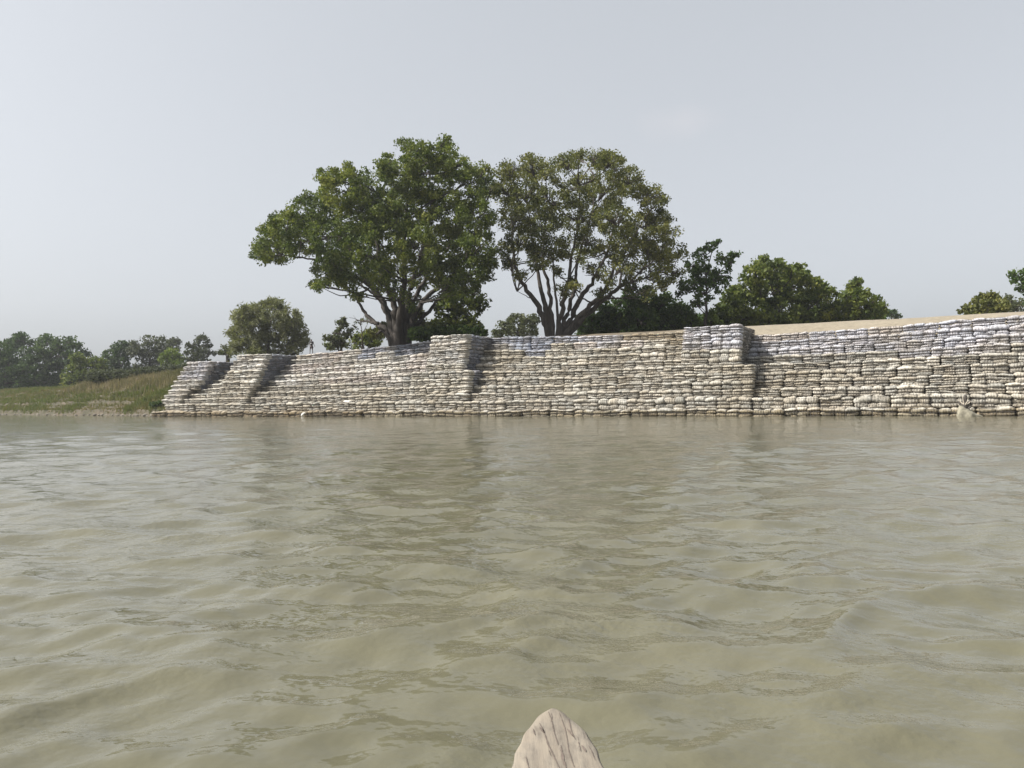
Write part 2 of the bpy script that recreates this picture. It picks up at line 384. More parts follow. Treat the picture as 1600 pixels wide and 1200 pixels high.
PAL = {'tan': (0.449, 0.428, 0.384), 'beige': (0.480, 0.462, 0.420), 'whitish': (0.554, 0.542, 0.524), 'lavender grey': (0.493, 0.497, 0.551), 'pinkish': (0.528, 0.493, 0.479),
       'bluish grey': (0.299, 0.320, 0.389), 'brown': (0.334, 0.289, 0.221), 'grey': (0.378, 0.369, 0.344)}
def palette(reg, k, N_, s, side):
    if reg == 'plinth': return 'tan' if k else ('brown' if s < S(600, 0) else 'tan')
    if side: return 'bluish grey' if k > 2 and s < S(1000, 2) else 'grey'  # flank bags get darker greys: the flank's shade is put into their colour
    if reg == 'leftmost buttress': return 'lavender grey' if k > 4 else 'whitish'
    if reg.startswith('second'): return 'whitish' if k > 5 else ('beige' if k > 2 else 'tan')
    if reg.startswith('central'): return 'whitish' if k > 4 else 'beige'
    if reg.startswith('big'): return 'lavender grey' if k > 6 else ('beige' if k > 3 else 'tan')
    if reg == 'left bay':
        if k >= 7 and s > S(540, 5): return 'bluish grey'
        if k >= 3: return 'pinkish' if (k+int(s)) % 2 else 'whitish'
        return 'grey' if k == 2 else 'tan'
    if reg == 'far left bay': return 'beige'
    if reg == 'middle bay':
        if k >= 7 and s < S(890, 5): return 'bluish grey'
        if k >= 8: return 'lavender grey' if s < S(990, 5) else 'brown'
        if k == 7: return 'pinkish'
        return 'tan' if k < 6 else 'beige'
    if reg == 'right bay':
        if k >= 7: return 'pinkish' if s < S(1350, 5) else 'lavender grey'
        if k >= 5: return 'lavender grey'
        if k == 4: return 'grey'
        return 'tan' if k < 3 else 'beige'
    return 'tan'
ORD = ['lowest', 'second', 'third', 'fourth', 'fifth', 'sixth', 'seventh', 'eighth', 'ninth', 'tenth', '11th', '12th', '13th', '14th', '15th', '16th', '17th', '18th', '19th', '20th'] + ['%dth' % i for i in range(21, 60)]
def nth(i):
    if i == 0: return 'first'
    x = i+1
    if x > 20 and x % 10 in (1, 2, 3): return '%d%s' % (x, {1: 'st', 2: 'nd', 3: 'rd'}[x % 10])
    return ORD[i]
BL = []      # every bundle: position, angle, width, tilt, colour, label, region
def add_bundle(s, n, z, width, rz, tilt, h, reg, k, N_, side, label_fn):
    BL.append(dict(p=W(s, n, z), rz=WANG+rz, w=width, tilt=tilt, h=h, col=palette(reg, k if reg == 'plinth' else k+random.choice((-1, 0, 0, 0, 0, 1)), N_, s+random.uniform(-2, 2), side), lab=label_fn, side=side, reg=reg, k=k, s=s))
def row(s0, s1, nfun, zfun, hfun, reg, k, N_, label, target=2.12):
    cnt = max(1, round((s1-s0)/target)); ws = np.array([random.uniform(0.88, 1.12) for _ in range(cnt)]); ws *= (s1-s0)/ws.sum(); x = s0
    for i, ww in enumerate(ws):
        c = x+ww/2; x += ww; z0 = zfun(x-ww); z1 = zfun(x)
        add_bundle(c, nfun(c)+0.5+random.uniform(-.08, .08), zfun(c)+random.uniform(-.025, .025), ww-random.uniform(0.05, 0.15), random.gauss(0, .028), math.atan2(z1-z0, ww), hfun(c), reg, k, N_, False,
                   lambda c_, i=i: '%s %s' % (c_, label(i)))
# bottom: row standing in the water and the plinth above it
wob = lambda s, a: 0.10*math.sin(s*0.35+a)+0.07*math.sin(s*1.3+2*a)
row(S_END, S_FAR, lambda s: -0.42+wob(s, 0), lambda s: -0.30+0.05*math.sin(s*.6), lambda s: 0.78, 'plinth', 0, 2,
    lambda i: 'netted sandbag bundle at the waterline, %s from the left end' % nth(i))
row(S_END+1.2, S_FAR, lambda s: 0.0+wob(s, 1), lambda s: 0.47+0.03*math.sin(s*.5), lambda s: 0.77, 'plinth', 1, 2,
    lambda i: 'netted sandbag bundle on the long ledge above the waterline, %s from left' % nth(i))
# bays
edges = [(BUTS[0], BUTS[1], 'far left bay', 'left'), (BUTS[1], BUTS[2], 'left bay', 'left'), (BUTS[2], BUTS[3], 'middle bay', 'middle'), (BUTS[3], None, 'right bay', 'right')]
desc = {'far left bay': 'narrow far left bay', 'left bay': 'left sloping bay', 'middle bay': 'middle sloping bay', 'right bay': 'right sloping bay'}
for bl, br, reg, key in edges:
    NC = N_COURSE[key]
    for k in range(NC):
        kb = min(8, int(k*9/NC))
        s0 = but_span(bl, kb)[1]-0.15; s1 = but_span(br, kb)[0]+0.15 if br else S_FAR
        off = 0 if k % 2 == 0 else 0
        row(s0, s1, lambda s: N0[key]+SB[key]*k*9/NC, lambda s: PL+(ztop(s)-PL)*k/NC, lambda s: (ztop(s)-PL)/NC, reg, k, NC,
            lambda i, k=k, reg=reg: 'netted sandbags, %s from left in the %s course of the %s' % (nth(i), 'top' if k == NC-1 else ORD[k], desc[reg]))
# buttresses
for b_ in BUTS:
    H = (b_['ztp']-PL)/9
    for k in range(9):
        l, r2 = but_span(b_, k); nf = b_['nf'](k)
        row(l, r2, lambda s: nf, lambda s: PL+H*k, lambda s: H, b_['name'], k, 9,
            lambda i, k=k, b_=b_: 'sandbags, %s from left, %s course of the %s' % (nth(i), 'top' if k == 8 else ORD[k], b_['name']), target=2.0)
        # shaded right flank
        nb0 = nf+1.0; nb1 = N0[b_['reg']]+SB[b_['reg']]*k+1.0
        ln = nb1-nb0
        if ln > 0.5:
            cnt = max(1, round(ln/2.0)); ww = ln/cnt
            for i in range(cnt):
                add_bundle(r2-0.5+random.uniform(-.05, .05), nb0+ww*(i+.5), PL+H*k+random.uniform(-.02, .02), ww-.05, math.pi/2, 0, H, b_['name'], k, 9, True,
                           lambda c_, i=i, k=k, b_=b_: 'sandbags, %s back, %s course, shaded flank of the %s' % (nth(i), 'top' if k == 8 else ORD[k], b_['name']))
BL.sort(key=lambda q: (q['p']-Vector((0, 0, 1))).length*(1.6 if q['side'] else 1.0)/q['w']**0.5*(1.0+0.0*q['k']))
# leave out what lies outside the frame to the right, beyond a small margin
def in_frame(q):
    u = q['p'].x/q['p'].y; return u < 0.69
vis = [q for q in BL if in_frame(q)]; rest = [q for q in BL if not in_frame(q)]
single = vis[:300]; rest += vis[300:]
print('bundles', len(BL), 'visible', len(vis))
def bundle_items(q):
    rnd = random.Random(hash((round(q['s'], 2), q['k'], q['side'])) & 0xffff)
    base = PAL[q['col']]; w_ = q['w']; hs_ = q['h']/0.62; items = []
    dirty = rnd.uniform(0.88, 1.06)
    u_ = rnd.random(); nl = 2 if u_ < (0.35 if 'buttress' in q['reg'] and q['k'] > 4 else 0.12) else (4 if u_ > 0.84 else 3)
    fl = [rnd.uniform(0.75, 1.25) for _ in range(nl)]; tl = sum(fl); zl = 0.0; bulge = rnd.uniform(0, .05)
    for l in range(nl):
        lt = 0.62*fl[l]/tl
        nb = 2 if w_/2 < 0.98 and rnd.random() < 0.45 or w_ < 1.3 else 3
        if q['side']: nb = 3 if w_ > 1.3 else 2
        fr = [rnd.uniform(0.8, 1.25) for _ in range(nb)]; tot = sum(fr); x = -w_/2
        for f in fr:
            L = w_*f/tot; c = x+L/2; x += L
            v = dirty*rnd.uniform(0.80, 1.12); hue = rnd.uniform(-.015, .015)
            items.append(dict(i=rnd.randrange(10), loc=(c, rnd.gauss(0, .022)+(0 if q['side'] else (-.035-rnd.random()*.02 if l == nl-1 else rnd.uniform(-.01, .04))), (zl+rnd.uniform(-.02, .02)-0.01)*hs_), rz=rnd.gauss(0, .03), ry=rnd.gauss(0, .05),
                              sc=(L*1.15, 1.0+rnd.uniform(-.03, .03), hs_*lt/0.215*rnd.uniform(1.12, 1.32)), col=(base[0]*v+hue, base[1]*v, base[2]*v-hue)))
        zl += lt
    return items, rnd.randrange(4), hs_
GRP = {'plinth': 'sandbag bundles of the lower ledge', 'far left bay': 'sandbag bundles of the far left bay', 'left bay': 'sandbag bundles of the left bay', 'middle bay': 'sandbag bundles of the middle bay', 'right bay': 'sandbag bundles of the right bay'}
for q in single:
    root = empty('sandbag_bundle', q['p'], q['rz']); root.rotation_euler = (0, -q['tilt'], q['rz'])
    items, ni_, hs_ = bundle_items(q)
    tag(root, q['lab'](q['col']), 'sandbags', GRP.get(q['reg'], 'sandbag bundles of the %s' % q['reg']))
    for it in items:
        o = bpy.data.objects.new('sandbag', BAGS[it['i']][2]); COL.objects.link(o); o.parent = root
        o.location = it['loc']; o.rotation_euler = (0, it['ry'], it['rz']); o.scale = it['sc']; o.color = (*it['col'], 1)
    o = bpy.data.objects.new('net', NETS[ni_][2]); COL.objects.link(o); o.parent = root; o.scale = (q['w']/2.0, 1.0, hs_)
Vs, Fs, Cs, off = [], [], [], 0; NV, NF, noff = [], [], 0
for q in rest:
    Mq = Matrix.Translation(q['p']) @ Matrix.Rotation(q['rz'], 4, 'Z') @ Matrix.Rotation(-q['tilt'], 4, 'Y')
    items, ni_, hs_ = bundle_items(q)
    for it in items:
        M = Mq @ Matrix.Translation(it['loc']) @ Matrix.Rotation(it['rz'], 4, 'Z') @ Matrix.Rotation(it['ry'], 4, 'Y') @ Matrix.Diagonal((*it['sc'], 1))
        V, Fb, _ = BAGS[it['i']]; A = np.array(M)
        Vs.append(V @ A[:3, :3].T+A[:3, 3]); Fs.append(Fb+off); off += len(V); Cs.append(np.tile(np.array(it['col']), (len(V), 1)))
    A = np.array(Mq @ Matrix.Diagonal((q['w']/2.0, 1, hs_, 1))); V, Fb, _ = NETS[ni_]
    NV.append(V @ A[:3, :3].T+A[:3, 3]); NF.append(Fb+noff); noff += len(V)
o = obj('sandbag_bundles', mesh_np('sandbag_bundles', np.concatenate(Vs), np.concatenate(Fs), True, MAT_BAG_A, {'col': np.concatenate(Cs)}))
tag(o, 'many smaller netted sandbag bundles of the far left end and shaded flanks of the wall', 'sandbags', 'sandbag bundles of the far end', 'stuff')
o2 = obj('net', mesh_np('net', np.concatenate(NV), np.concatenate(NF), False, MAT_ROPE), o)

# loose bags lying on the wall
def loose(px, py, Y, L, col, label, rz=0.0, T=1.0):
    o = obj('sandbag', BAGS[3][2], loc=P(px, py, Y)); o.rotation_euler = (0.15, random.uniform(-.1, .1), WANG+rz); o.scale = (L, 0.6, T); o.color = (*col, 1)
    tag(o, label, 'sandbag', 'loose pale sandbags'); return o
def face_pt(px, reg_key, k, NC):
    n = N0[reg_key]+SB[reg_key]*k*9/NC+0.25; s = S(px, n); return s, n, PL+(ztop(s)-PL)*k/NC
for (px, key, k, L, lab) in ((1035, 'middle', 7, 0.75, 'loose clean white sandbag lying on the top part of the middle bay'),
                             (770, 'middle', 5, 0.55, 'loose pale sandbag beside the shadow of the central buttress'),
                             (547, 'left', 0, 0.7, 'loose white sandbag low on the left bay above the water')):
    s_, n_, z_ = face_pt(px, key, k, 9)
    o = obj('sandbag', BAGS[4][2], loc=W(s_, n_-0.35, z_+0.0)); o.rotation_euler = (0.1, 0.04, WANG+0.1); o.scale = (L, 0.55, 0.8); o.color = (0.78, 0.76, 0.72, 1)
    tag(o, lab, 'sandbag', 'loose pale sandbags')
# ---------------------------------------------------------------- trees
def limbs_mesh(paths, base_r, mat, name='trunk'):
    """paths: list of (points, r0, r1)"""
    Vs, Fs, off = [], [], 0
    for pts, r0, r1 in paths:
        pts = np.array(pts, float); m = len(pts)
        tt = np.linspace(0, m-1, (m-1)*5+1); q = np.stack([np.interp(tt, np.arange(m), pts[:, j]) for j in range(3)], 1)
        for _ in range(3): q[1:-1] = (q[:-2]+2*q[1:-1]+q[2:])/4
        ln = np.linspace(0, 1, len(q)); q[1:-1] += rng.normal(0, 0.3*min(r0, .25), (len(q)-2, 3))
        rad = r0+(r1-r0)*ln**0.8
        V, Fb = tube_np([q], list(rad), 8 if r0 > 0.15 else 5)
        Vs.append(V); Fs.append(Fb+off); off += len(V)
    return mesh_np(name, np.concatenate(Vs), np.concatenate(Fs), True, mat)
def leaves(centers, crad, nleaf, size, flat=0.8, tint0=None, elong=1.6, seed=0, droop=0.0):
    r = np.random.default_rng(seed); M = len(centers); cen = np.repeat(centers, nleaf, 0); n = len(cen)
    cr = np.repeat(crad, nleaf)
    d = r.normal(0, 1, (n, 3)); d /= np.linalg.norm(d, axis=1)[:, None]; rad = r.random(n)**0.45
    p = cen+d*(rad*cr)[:, None]*np.array([1, 1, flat])
    if droop: p[:, 2] -= droop*np.abs(r.normal(0, 1, n))
    a = r.normal(0, 1, (n, 3)); a[:, 2] -= 0.3; a /= np.linalg.norm(a, axis=1)[:, None]
    b_ = r.normal(0, 1, (n, 3)); b_ = np.cross(a, b_); b_ /= np.linalg.norm(b_, axis=1)[:, None]
    sz = size*r.uniform(0.6, 1.35, n)[:, None]
    V = np.stack([p-a*sz*elong/2, p+b_*sz/2, p+a*sz*elong/2, p-b_*sz/2], 1).reshape(-1, 3)
    F_ = np.arange(4*n).reshape(n, 4)
    tb = np.repeat(r.normal(0.45, 0.17, M) if tint0 is None else tint0, nleaf)
    tint = np.clip(tb+r.normal(0, 0.13, n), 0, 1)
    return V, F_, np.repeat(tint, 4)
def tree(label, cat, name, Y, lobes, base, limbs, lm, bm, leaf=0.3, dens=1.0, nleaf=26, clump=0.75, depth=None, group=None, seed=1, trunk_r=0.5, twig=True, droop=0.0, flat=0.8, both=True, elong=1.6, hollow=0.5, twigs=4):
    r = np.random.default_rng(seed); r2 = random.Random(seed)
    k = Y/1200.0
    xs = [l[0] for l in lobes]; cx = sum(xs)/len(xs); rx = max(max(xs)-cx, cx-min(xs), 15)+15
    if depth is None: depth = rx*k*0.8
    L3 = []
    for l in lobes:
        x, y, rr = l[:3]; dd = l[3] if len(l) > 3 else 1.0
        dmax = depth*math.sqrt(max(0.0, 1-((x-cx)/rx)**2))
        offs = [-dmax*r2.uniform(0.25, 0.9), dmax*r2.uniform(0.1, 0.9)] if both else [r2.uniform(-.5, .5)*dmax]
        for of in offs:
            c0 = P(x+r2.uniform(-3, 3), y+r2.uniform(-3, 3), Y+of); L3.append((np.array(c0), rr*k*(1+of/Y), dd))
    C, CRd, TB = [], [], []
    for c0, rr, dd in L3:
        m = max(4, int(dens*dd*9.0*rr*rr/(clump*clump)/3.2))
        d = r.normal(0, 1, (m, 3)); d /= np.linalg.norm(d, axis=1)[:, None]
        rad = rr*(hollow+(1-hollow)*r.random(m)**0.6)
        pts = c0+d*rad[:, None]*np.array([1, 1.1, 0.85]); C.append(pts); CRd.append(clump*r.uniform(0.6, 1.2, m)); 
        lobe_t = r.normal(0.45, 0.10); TB.append(np.clip(lobe_t+r.normal(0, 0.13, m), 0, 1))
    C = np.concatenate(C); CRd = np.concatenate(CRd); TB = np.concatenate(TB)
    V, F_, ti = leaves(C, CRd, nleaf, leaf, flat, TB, elong, seed, droop)
    bp = P(base[0], base[1], Y); g0 = gz(bp.x, bp.y); bp.z = min(g0, bp.z)-0.3 if base[2:] == () else base[2]
    root = empty(name, (bp.x, bp.y, g0))
    off = np.array([bp.x, bp.y, g0])
    paths = []
    nodes = []
    for pts, r0, r1 in limbs:
        q = []; yo = r2.uniform(-0.5, 0.5)*depth*0.8
        for i, (x, y) in enumerate(pts):
            f = i/max(1, len(pts)-1); v = P(x, y, Y+yo*f)
            if i == 0: v = Vector((v.x, v.y, min(v.z, g0-0.3) if y > base[1]-12 else v.z))
            q.append(np.array(v))
            if i: nodes.append(np.array(v))
        paths.append((np.array(q)-off, r0, r1))
    if twig and nodes:
        NDs = np.array(nodes)
        for c0, rr, dd in L3:
            j = np.argmin(np.linalg.norm(NDs-c0, axis=1)+np.maximum(0, NDs[:, 2]-c0[2])*1.5); a = NDs[j]
            mid = (a+c0)/2+r.normal(0, 0.3, 3)-np.array([0, 0, 0.1*rr])
            d = np.linalg.norm(c0-a); paths.append((np.array([a, mid, c0])-off, min(0.16, 0.035+0.012*d), 0.03))
            for _ in range(twigs if rr > 1 else 2):
                e = r.normal(0, 1, 3); e /= np.linalg.norm(e); e[2] = abs(e[2])*0.7
                paths.append((np.array([c0-(c0-a)*0.25, c0+e*rr*0.4, c0+e*rr*0.85])-off, 0.06, 0.015))
    obj('trunk', limbs_mesh(paths, 0, bm), root)
    obj('crown', mesh_np('crown', V-off, F_, False, lm, {'tint': ti}), root)
    tag(root, label, cat, group)
    return root
bark1 = bark_mat('bark_dark', (0.038, 0.031, 0.025)); bark2 = bark_mat('bark_grey', (0.066, 0.056, 0.047))
lf_a = leaf_mat('leaf_deep_green', (0.036, 0.056, 0.017), (0.10, 0.126, 0.030), (0.215, 0.222, 0.05))
lf_b = leaf_mat('leaf_olive', (0.042, 0.054, 0.021), (0.115, 0.122, 0.04), (0.20, 0.19, 0.06))
lf_c = leaf_mat('leaf_dark', (0.022, 0.042, 0.014), (0.052, 0.086, 0.023), (0.11, 0.15, 0.036))
lf_d = leaf_mat('leaf_grey_olive', (0.045, 0.055, 0.03), (0.08, 0.09, 0.048), (0.135, 0.14, 0.075))
lf_w = leaf_mat('leaf_feathery_olive', (0.09, 0.10, 0.05), (0.155, 0.16, 0.085), (0.22, 0.22, 0.125))
lf_e = leaf_mat('leaf_yellow_green', (0.06, 0.09, 0.02), (0.12, 0.16, 0.035), (0.2, 0.23, 0.06))
lf_f = leaf_mat('leaf_far_dark', (0.022, 0.040, 0.018), (0.048, 0.078, 0.029), (0.10, 0.135, 0.046))
lf_g = leaf_mat('leaf_far_grey', (0.035, 0.042, 0.028), (0.06, 0.068, 0.044), (0.095, 0.105, 0.062))

lobes1 = [(430, 388, 30), (408, 396, 17), (450, 355, 32), (422, 362, 18), (490, 330, 36), (470, 375, 32), (535, 300, 36), (515, 280, 20), (575, 290, 30), (545, 262, 10), (565, 340, 42), (520, 375, 40),
          (515, 425, 28), (500, 445, 15), (545, 440, 20), (530, 415, 24), (575, 395, 38), (600, 345, 38), (625, 275, 34), (605, 262, 20), (650, 245, 26), (634, 226, 9), (690, 242, 22), (695, 226, 9), (670, 280, 42), (715, 265, 24), (735, 285, 26), (755, 270, 14), (765, 295, 16),
          (640, 330, 44), (700, 330, 44), (745, 335, 30), (650, 385, 40), (700, 385, 42), (745, 385, 30), (760, 410, 18), (620, 425, 26, .8), (660, 430, 30, .8), (700, 430, 28), (735, 430, 24), (585, 445, 18, .7), (590, 420, 24, .8), (560, 462, 8, .7),
          (620, 455, 18, .6), (645, 470, 16, .6), (705, 455, 22, .7), (735, 455, 16, .6), (757, 428, 12, .8)]
limbs1 = [([(622, 531), (600, 511), (591, 506), (577, 497), (563, 478), (556, 462)], 0.55, 0.12), ([(620, 530), (612, 508), (604, 478), (581, 449), (558, 415), (544, 381), (528, 370)], 0.75, 0.12),
          ([(581, 449), (550, 428), (519, 418), (496, 404), (470, 402), (440, 398)], 0.3, 0.06), ([(622, 531), (619, 500), (616, 472), (600, 440), (590, 400), (585, 350), (575, 310)], 0.7, 0.08),
          ([(624, 531), (624, 500), (626, 470), (633, 441), (630, 400), (635, 340), (640, 270)], 0.75, 0.08), ([(627, 531), (634, 502), (638, 470), (645, 438), (660, 400), (670, 340), (680, 270)], 0.7, 0.08),
          ([(629, 531), (642, 503), (657, 474), (680, 452), (702, 438), (725, 410), (740, 370)], 0.6, 0.08), ([(630, 531), (648, 510), (672, 484), (690, 466), (710, 445), (735, 430)], 0.45, 0.07),
          ([(628, 531), (640, 498), (648, 465), (668, 430), (700, 390), (720, 330), (735, 290)], 0.5, 0.07), ([(618, 531), (608, 500), (598, 470), (575, 452), (556, 440), (540, 430)], 0.35, 0.06), ([(591, 506), (575, 502), (562, 501)], 0.22, 0.08),
          ([(616, 531), (606, 520), (596, 517), (588, 522)], .4, .12)]
tree('largest tree, deep green leaves on many dark trunks, left of the central buttress', 'tree', 'peepal_tree', 78, lobes1, (622, 530), [(p, a*.72, b_*.8) for p, a, b_ in limbs1], lf_a, bark1, leaf=0.165, dens=1.12, nleaf=60, clump=0.66, seed=3, group='two big spreading trees')
lobes2 = [(795, 265, 20), (825, 262, 24), (790, 300, 24), (850, 275, 22, .8), (885, 255, 22, .8), (905, 245, 16, .8), (930, 248, 20), (960, 258, 22), (985, 285, 26), (1010, 310, 24), (1035, 310, 10), (1032, 340, 20), (1045, 365, 16), (1030, 385, 24), (1005, 355, 32),
          (825, 310, 32), (805, 345, 28), (860, 315, 30, .8), (900, 300, 34, .7), (945, 300, 36, .8), (905, 345, 34, .8), (960, 345, 34, .9), (850, 355, 30), (815, 380, 24), (845, 392, 20, .8), (880, 385, 22, .7), (920, 380, 24, .8), (975, 385, 26, .8), (1010, 395, 24, .8), (795, 400, 14, .7),
          (950, 400, 24, .7), (1045, 405, 18, .8), (1030, 425, 18, .7), (1000, 425, 18, .6), (970, 425, 18, .55), (1055, 428, 16, .7), (1045, 445, 12, .5), (985, 450, 13, .45), (1010, 455, 10, .45), (955, 440, 12, .4), (835, 410, 16, .6), (860, 400, 16, .6), (800, 415, 10, .5), (905, 405, 14, .5), (930, 430, 18, .5), (940, 455, 16, .4), (890, 440, 8, .5), (868, 425, 7, .5), (1020, 440, 12, .5), (880, 455, 9, .4), (850, 415, 10, .5), (815, 428, 8, .4), (785, 388, 14, .6), (900, 450, 10, .4), (1065, 395, 12, .5)]
limbs2 = [([(860, 524), (850, 495), (836, 470), (816, 443), (803, 412), (800, 370), (800, 320)], 0.55, 0.07), ([(862, 524), (855, 490), (846, 455), (840, 420), (833, 380), (825, 320)], 0.5, 0.07),
          ([(864, 524), (862, 490), (858, 450), (848, 415), (850, 370), (855, 310)], 0.42, 0.06), ([(870, 522), (872, 485), (866, 445), (863, 405), (870, 370)], 0.25, 0.05), ([(872, 522), (878, 480), (888, 440), (893, 400), (905, 350), (905, 290)], 0.42, 0.07),
          ([(874, 522), (886, 490), (896, 455), (900, 430), (905, 395), (925, 340), (930, 280)], 0.4, 0.06), ([(875, 522), (895, 490), (912, 460), (932, 430), (948, 395), (962, 350), (975, 300)], 0.5, 0.06),
          ([(876, 522), (905, 494), (928, 474), (946, 452), (960, 420), (985, 380), (1005, 345)], 0.5, 0.06), ([(877, 522), (915, 494), (947, 466), (968, 448), (985, 440), (1010, 434), (1040, 428)], 0.5, 0.06),
          ([(915, 494), (940, 470), (960, 465), (985, 466), (1010, 468)], 0.18, 0.05), ([(968, 448), (970, 420), (985, 395), (1020, 365)], .2, .05), ([(985, 440), (1010, 415), (1035, 400)], .16, .05), ([(836, 470), (822, 462), (808, 455)], .08, .03), ([(803, 412), (790, 404), (775, 404)], .1, .04),
          ([(816, 443), (800, 425), (792, 415)], .15, .05)]
tree('second big tree with thinner olive crown and pale forked limbs, right of the largest tree', 'tree', 'peepal_tree', 77, lobes2, (868, 522), [(p, a*.74, b_*.8) for p, a, b_ in limbs2], lf_b, bark2, leaf=0.145, dens=1.15, nleaf=48, clump=0.62, seed=5, twigs=9, group='two big spreading trees')
def simple_tree(label, name, Y, lobes, base, lm, bm=bark1, limbs=None, cat='tree', **kw):
    if limbs is None:
        top = min(lobes, key=lambda l: l[1]); mid = (sum(l[0] for l in lobes)/len(lobes), sum(l[1] for l in lobes)/len(lobes))
        limbs = [([base, ((base[0]+mid[0])/2, (base[1]+mid[1])/2), mid, (top[0], top[1]+top[2]*.3)], kw.pop('tr', 0.22), 0.04)]
        for l in random.Random(int(base[0])).sample(lobes, min(4, len(lobes))): limbs.append(([base, (base[0]*.6+l[0]*.4, base[1]*.5+l[1]*.5), (l[0], l[1])], 0.13, 0.03))
    kw.pop('tr', None)
    return tree(label, cat, name, Y, lobes, base, limbs, lm, bm, **kw)
simple_tree('hanging leafy tree with dark undergrowth between the two big trees', 'leafy_tree', 80, [(715, 470, 22, .8), (740, 460, 18, .6), (735, 485, 20, .7), (700, 485, 20, .8), (752, 475, 12, .5), (715, 500, 20), (695, 508, 16), (738, 508, 18), (750, 518, 10), (692, 470, 16, .6), (680, 515, 14)], (715, 524), lf_a, leaf=.24, clump=.55, nleaf=22, seed=8, group='trees on the bank')
simple_tree('low rounded grey green tree between the two big trunks, far back', 'round_tree', 125, [(790, 512, 14), (812, 502, 15), (832, 508, 13), (778, 520, 10), (805, 518, 14), (835, 496, 8), (828, 520, 12)], (808, 526), lf_d, leaf=.28, clump=.7, seed=9, group='trees on the bank')
simple_tree('small bushy tree right beside the base of the largest tree', 'round_tree', 120, [(672, 508, 12), (690, 512, 12), (660, 516, 10), (680, 518, 12)], (675, 526), lf_d, leaf=.28, clump=.7, seed=10, group='trees on the bank')
simple_tree('leafy shrub hugging the dark trunks of the largest tree', 'shrub', 82, [(645, 500, 16, .7), (655, 488, 13, .6), (600, 512, 12), (650, 515, 14), (585, 520, 10), (612, 520, 10)], (640, 530), lf_b, cat='shrub', leaf=.22, clump=.5, seed=12, group='shrubs on the bank')
simple_tree('dark green bushy tree under the right limbs of the second big tree', 'bushy_tree', 88, [(925, 500, 18), (950, 490, 20), (980, 480, 20), (1010, 475, 22), (1040, 475, 20), (1062, 488, 18), (1000, 500, 24), (965, 505, 20), (1035, 503, 22), (1065, 508, 15), (915, 512, 12), (985, 462, 14), (1008, 452, 8), (1020, 490, 24), (940, 510, 15)], (1000, 520), lf_c, leaf=.26, clump=.65, nleaf=30, seed=13, dens=1.3, group='trees on the bank')
simple_tree('open airy tree with two raised branches left of the large dark bush', 'airy_tree', 84, [(1098, 395, 13, .6), (1110, 384, 9, .6), (1119, 380, 4, .6), (1085, 415, 16, .7), (1130, 405, 10, .5), (1146, 399, 7, .6), (1140, 415, 9, .5), (1105, 430, 22, .8), (1120, 445, 18, .7), (1080, 445, 18, .7), (1066, 455, 12, .6), (1100, 462, 14, .6), (1130, 432, 12, .6), (1088, 475, 8, .5)], (1102, 515), lf_c, bark1,
            limbs=[([(1102, 516), (1103, 490), (1104, 460), (1103, 430), (1100, 400)], .2, .05), ([(1103, 460), (1090, 440), (1078, 420)], .1, .03), ([(1104, 455), (1120, 430), (1142, 406)], .1, .03), ([(1103, 430), (1110, 400), (1118, 382)], .09, .03)], leaf=.22, clump=.5, nleaf=20, seed=14, group='trees on the bank')
simple_tree('large dark rounded tree mass above the sand, right of centre', 'mango_tree', 92, [(1180, 430, 18), (1195, 418, 14), (1215, 425, 18), (1240, 425, 14), (1165, 450, 22), (1145, 460, 16), (1205, 455, 28), (1245, 450, 26), (1275, 450, 18), (1290, 462, 14), (1140, 482, 20), (1125, 492, 14), (1175, 485, 26), (1220, 485, 28), (1265, 480, 26), (1295, 485, 16), (1128, 500, 14), (1160, 500, 16), (1200, 500, 20), (1250, 497, 20), (1290, 498, 12), (1190, 408, 5), (1218, 410, 5), (1255, 430, 10)],
            (1210, 512), lf_a, leaf=.26, clump=.68, nleaf=32, dens=1.35, seed=15, hollow=.65, group='trees on the bank')
simple_tree('smaller dark tree stepping down to the sand, right of the large dark mass', 'mango_tree', 90, [(1335, 450, 10), (1340, 442, 6), (1325, 462, 14), (1345, 465, 14), (1315, 480, 16), (1345, 485, 18), (1370, 475, 12), (1382, 482, 9), (1365, 490, 12), (1322, 493, 12), (1350, 492, 10), (1300, 490, 10)], (1340, 506), lf_a, leaf=.26, clump=.6, nleaf=28, dens=1.2, seed=16, hollow=.6, group='trees on the bank')
simple_tree('tiny far tree peeping over the sand left of the bare sky gap', 'far_tree', 160, [(1393, 489, 7), (1386, 491, 6), (1402, 492, 4)], (1392, 498), lf_f, leaf=.3, clump=.6, seed=17, group='trees on the bank')
simple_tree('yellowish green shrub at the foot of the open airy tree', 'shrub', 86, [(1080, 496, 9), (1073, 503, 9), (1090, 504, 9)], (1080, 512), lf_e, cat='shrub', leaf=.22, clump=.45, seed=18, group='shrubs on the bank')
simple_tree('lighter green shrub against the left foot of the large dark mass', 'shrub', 85, [(1110, 490, 7), (1112, 500, 9), (1122, 506, 8), (1100, 508, 8)], (1112, 512), lf_e, cat='shrub', leaf=.22, clump=.45, seed=19, group='shrubs on the bank')
simple_tree('green bush on the sand crest near the right edge', 'bush', 75, [(1520, 484, 12), (1535, 476, 14), (1550, 472, 13), (1562, 478, 12), (1542, 464, 6), (1552, 463, 5), (1508, 489, 8), (1540, 486, 13), (1565, 486, 10)], (1540, 494), lf_b, cat='bush', leaf=.22, clump=.5, nleaf=26, seed=20, hollow=.6, group='shrubs on the bank')
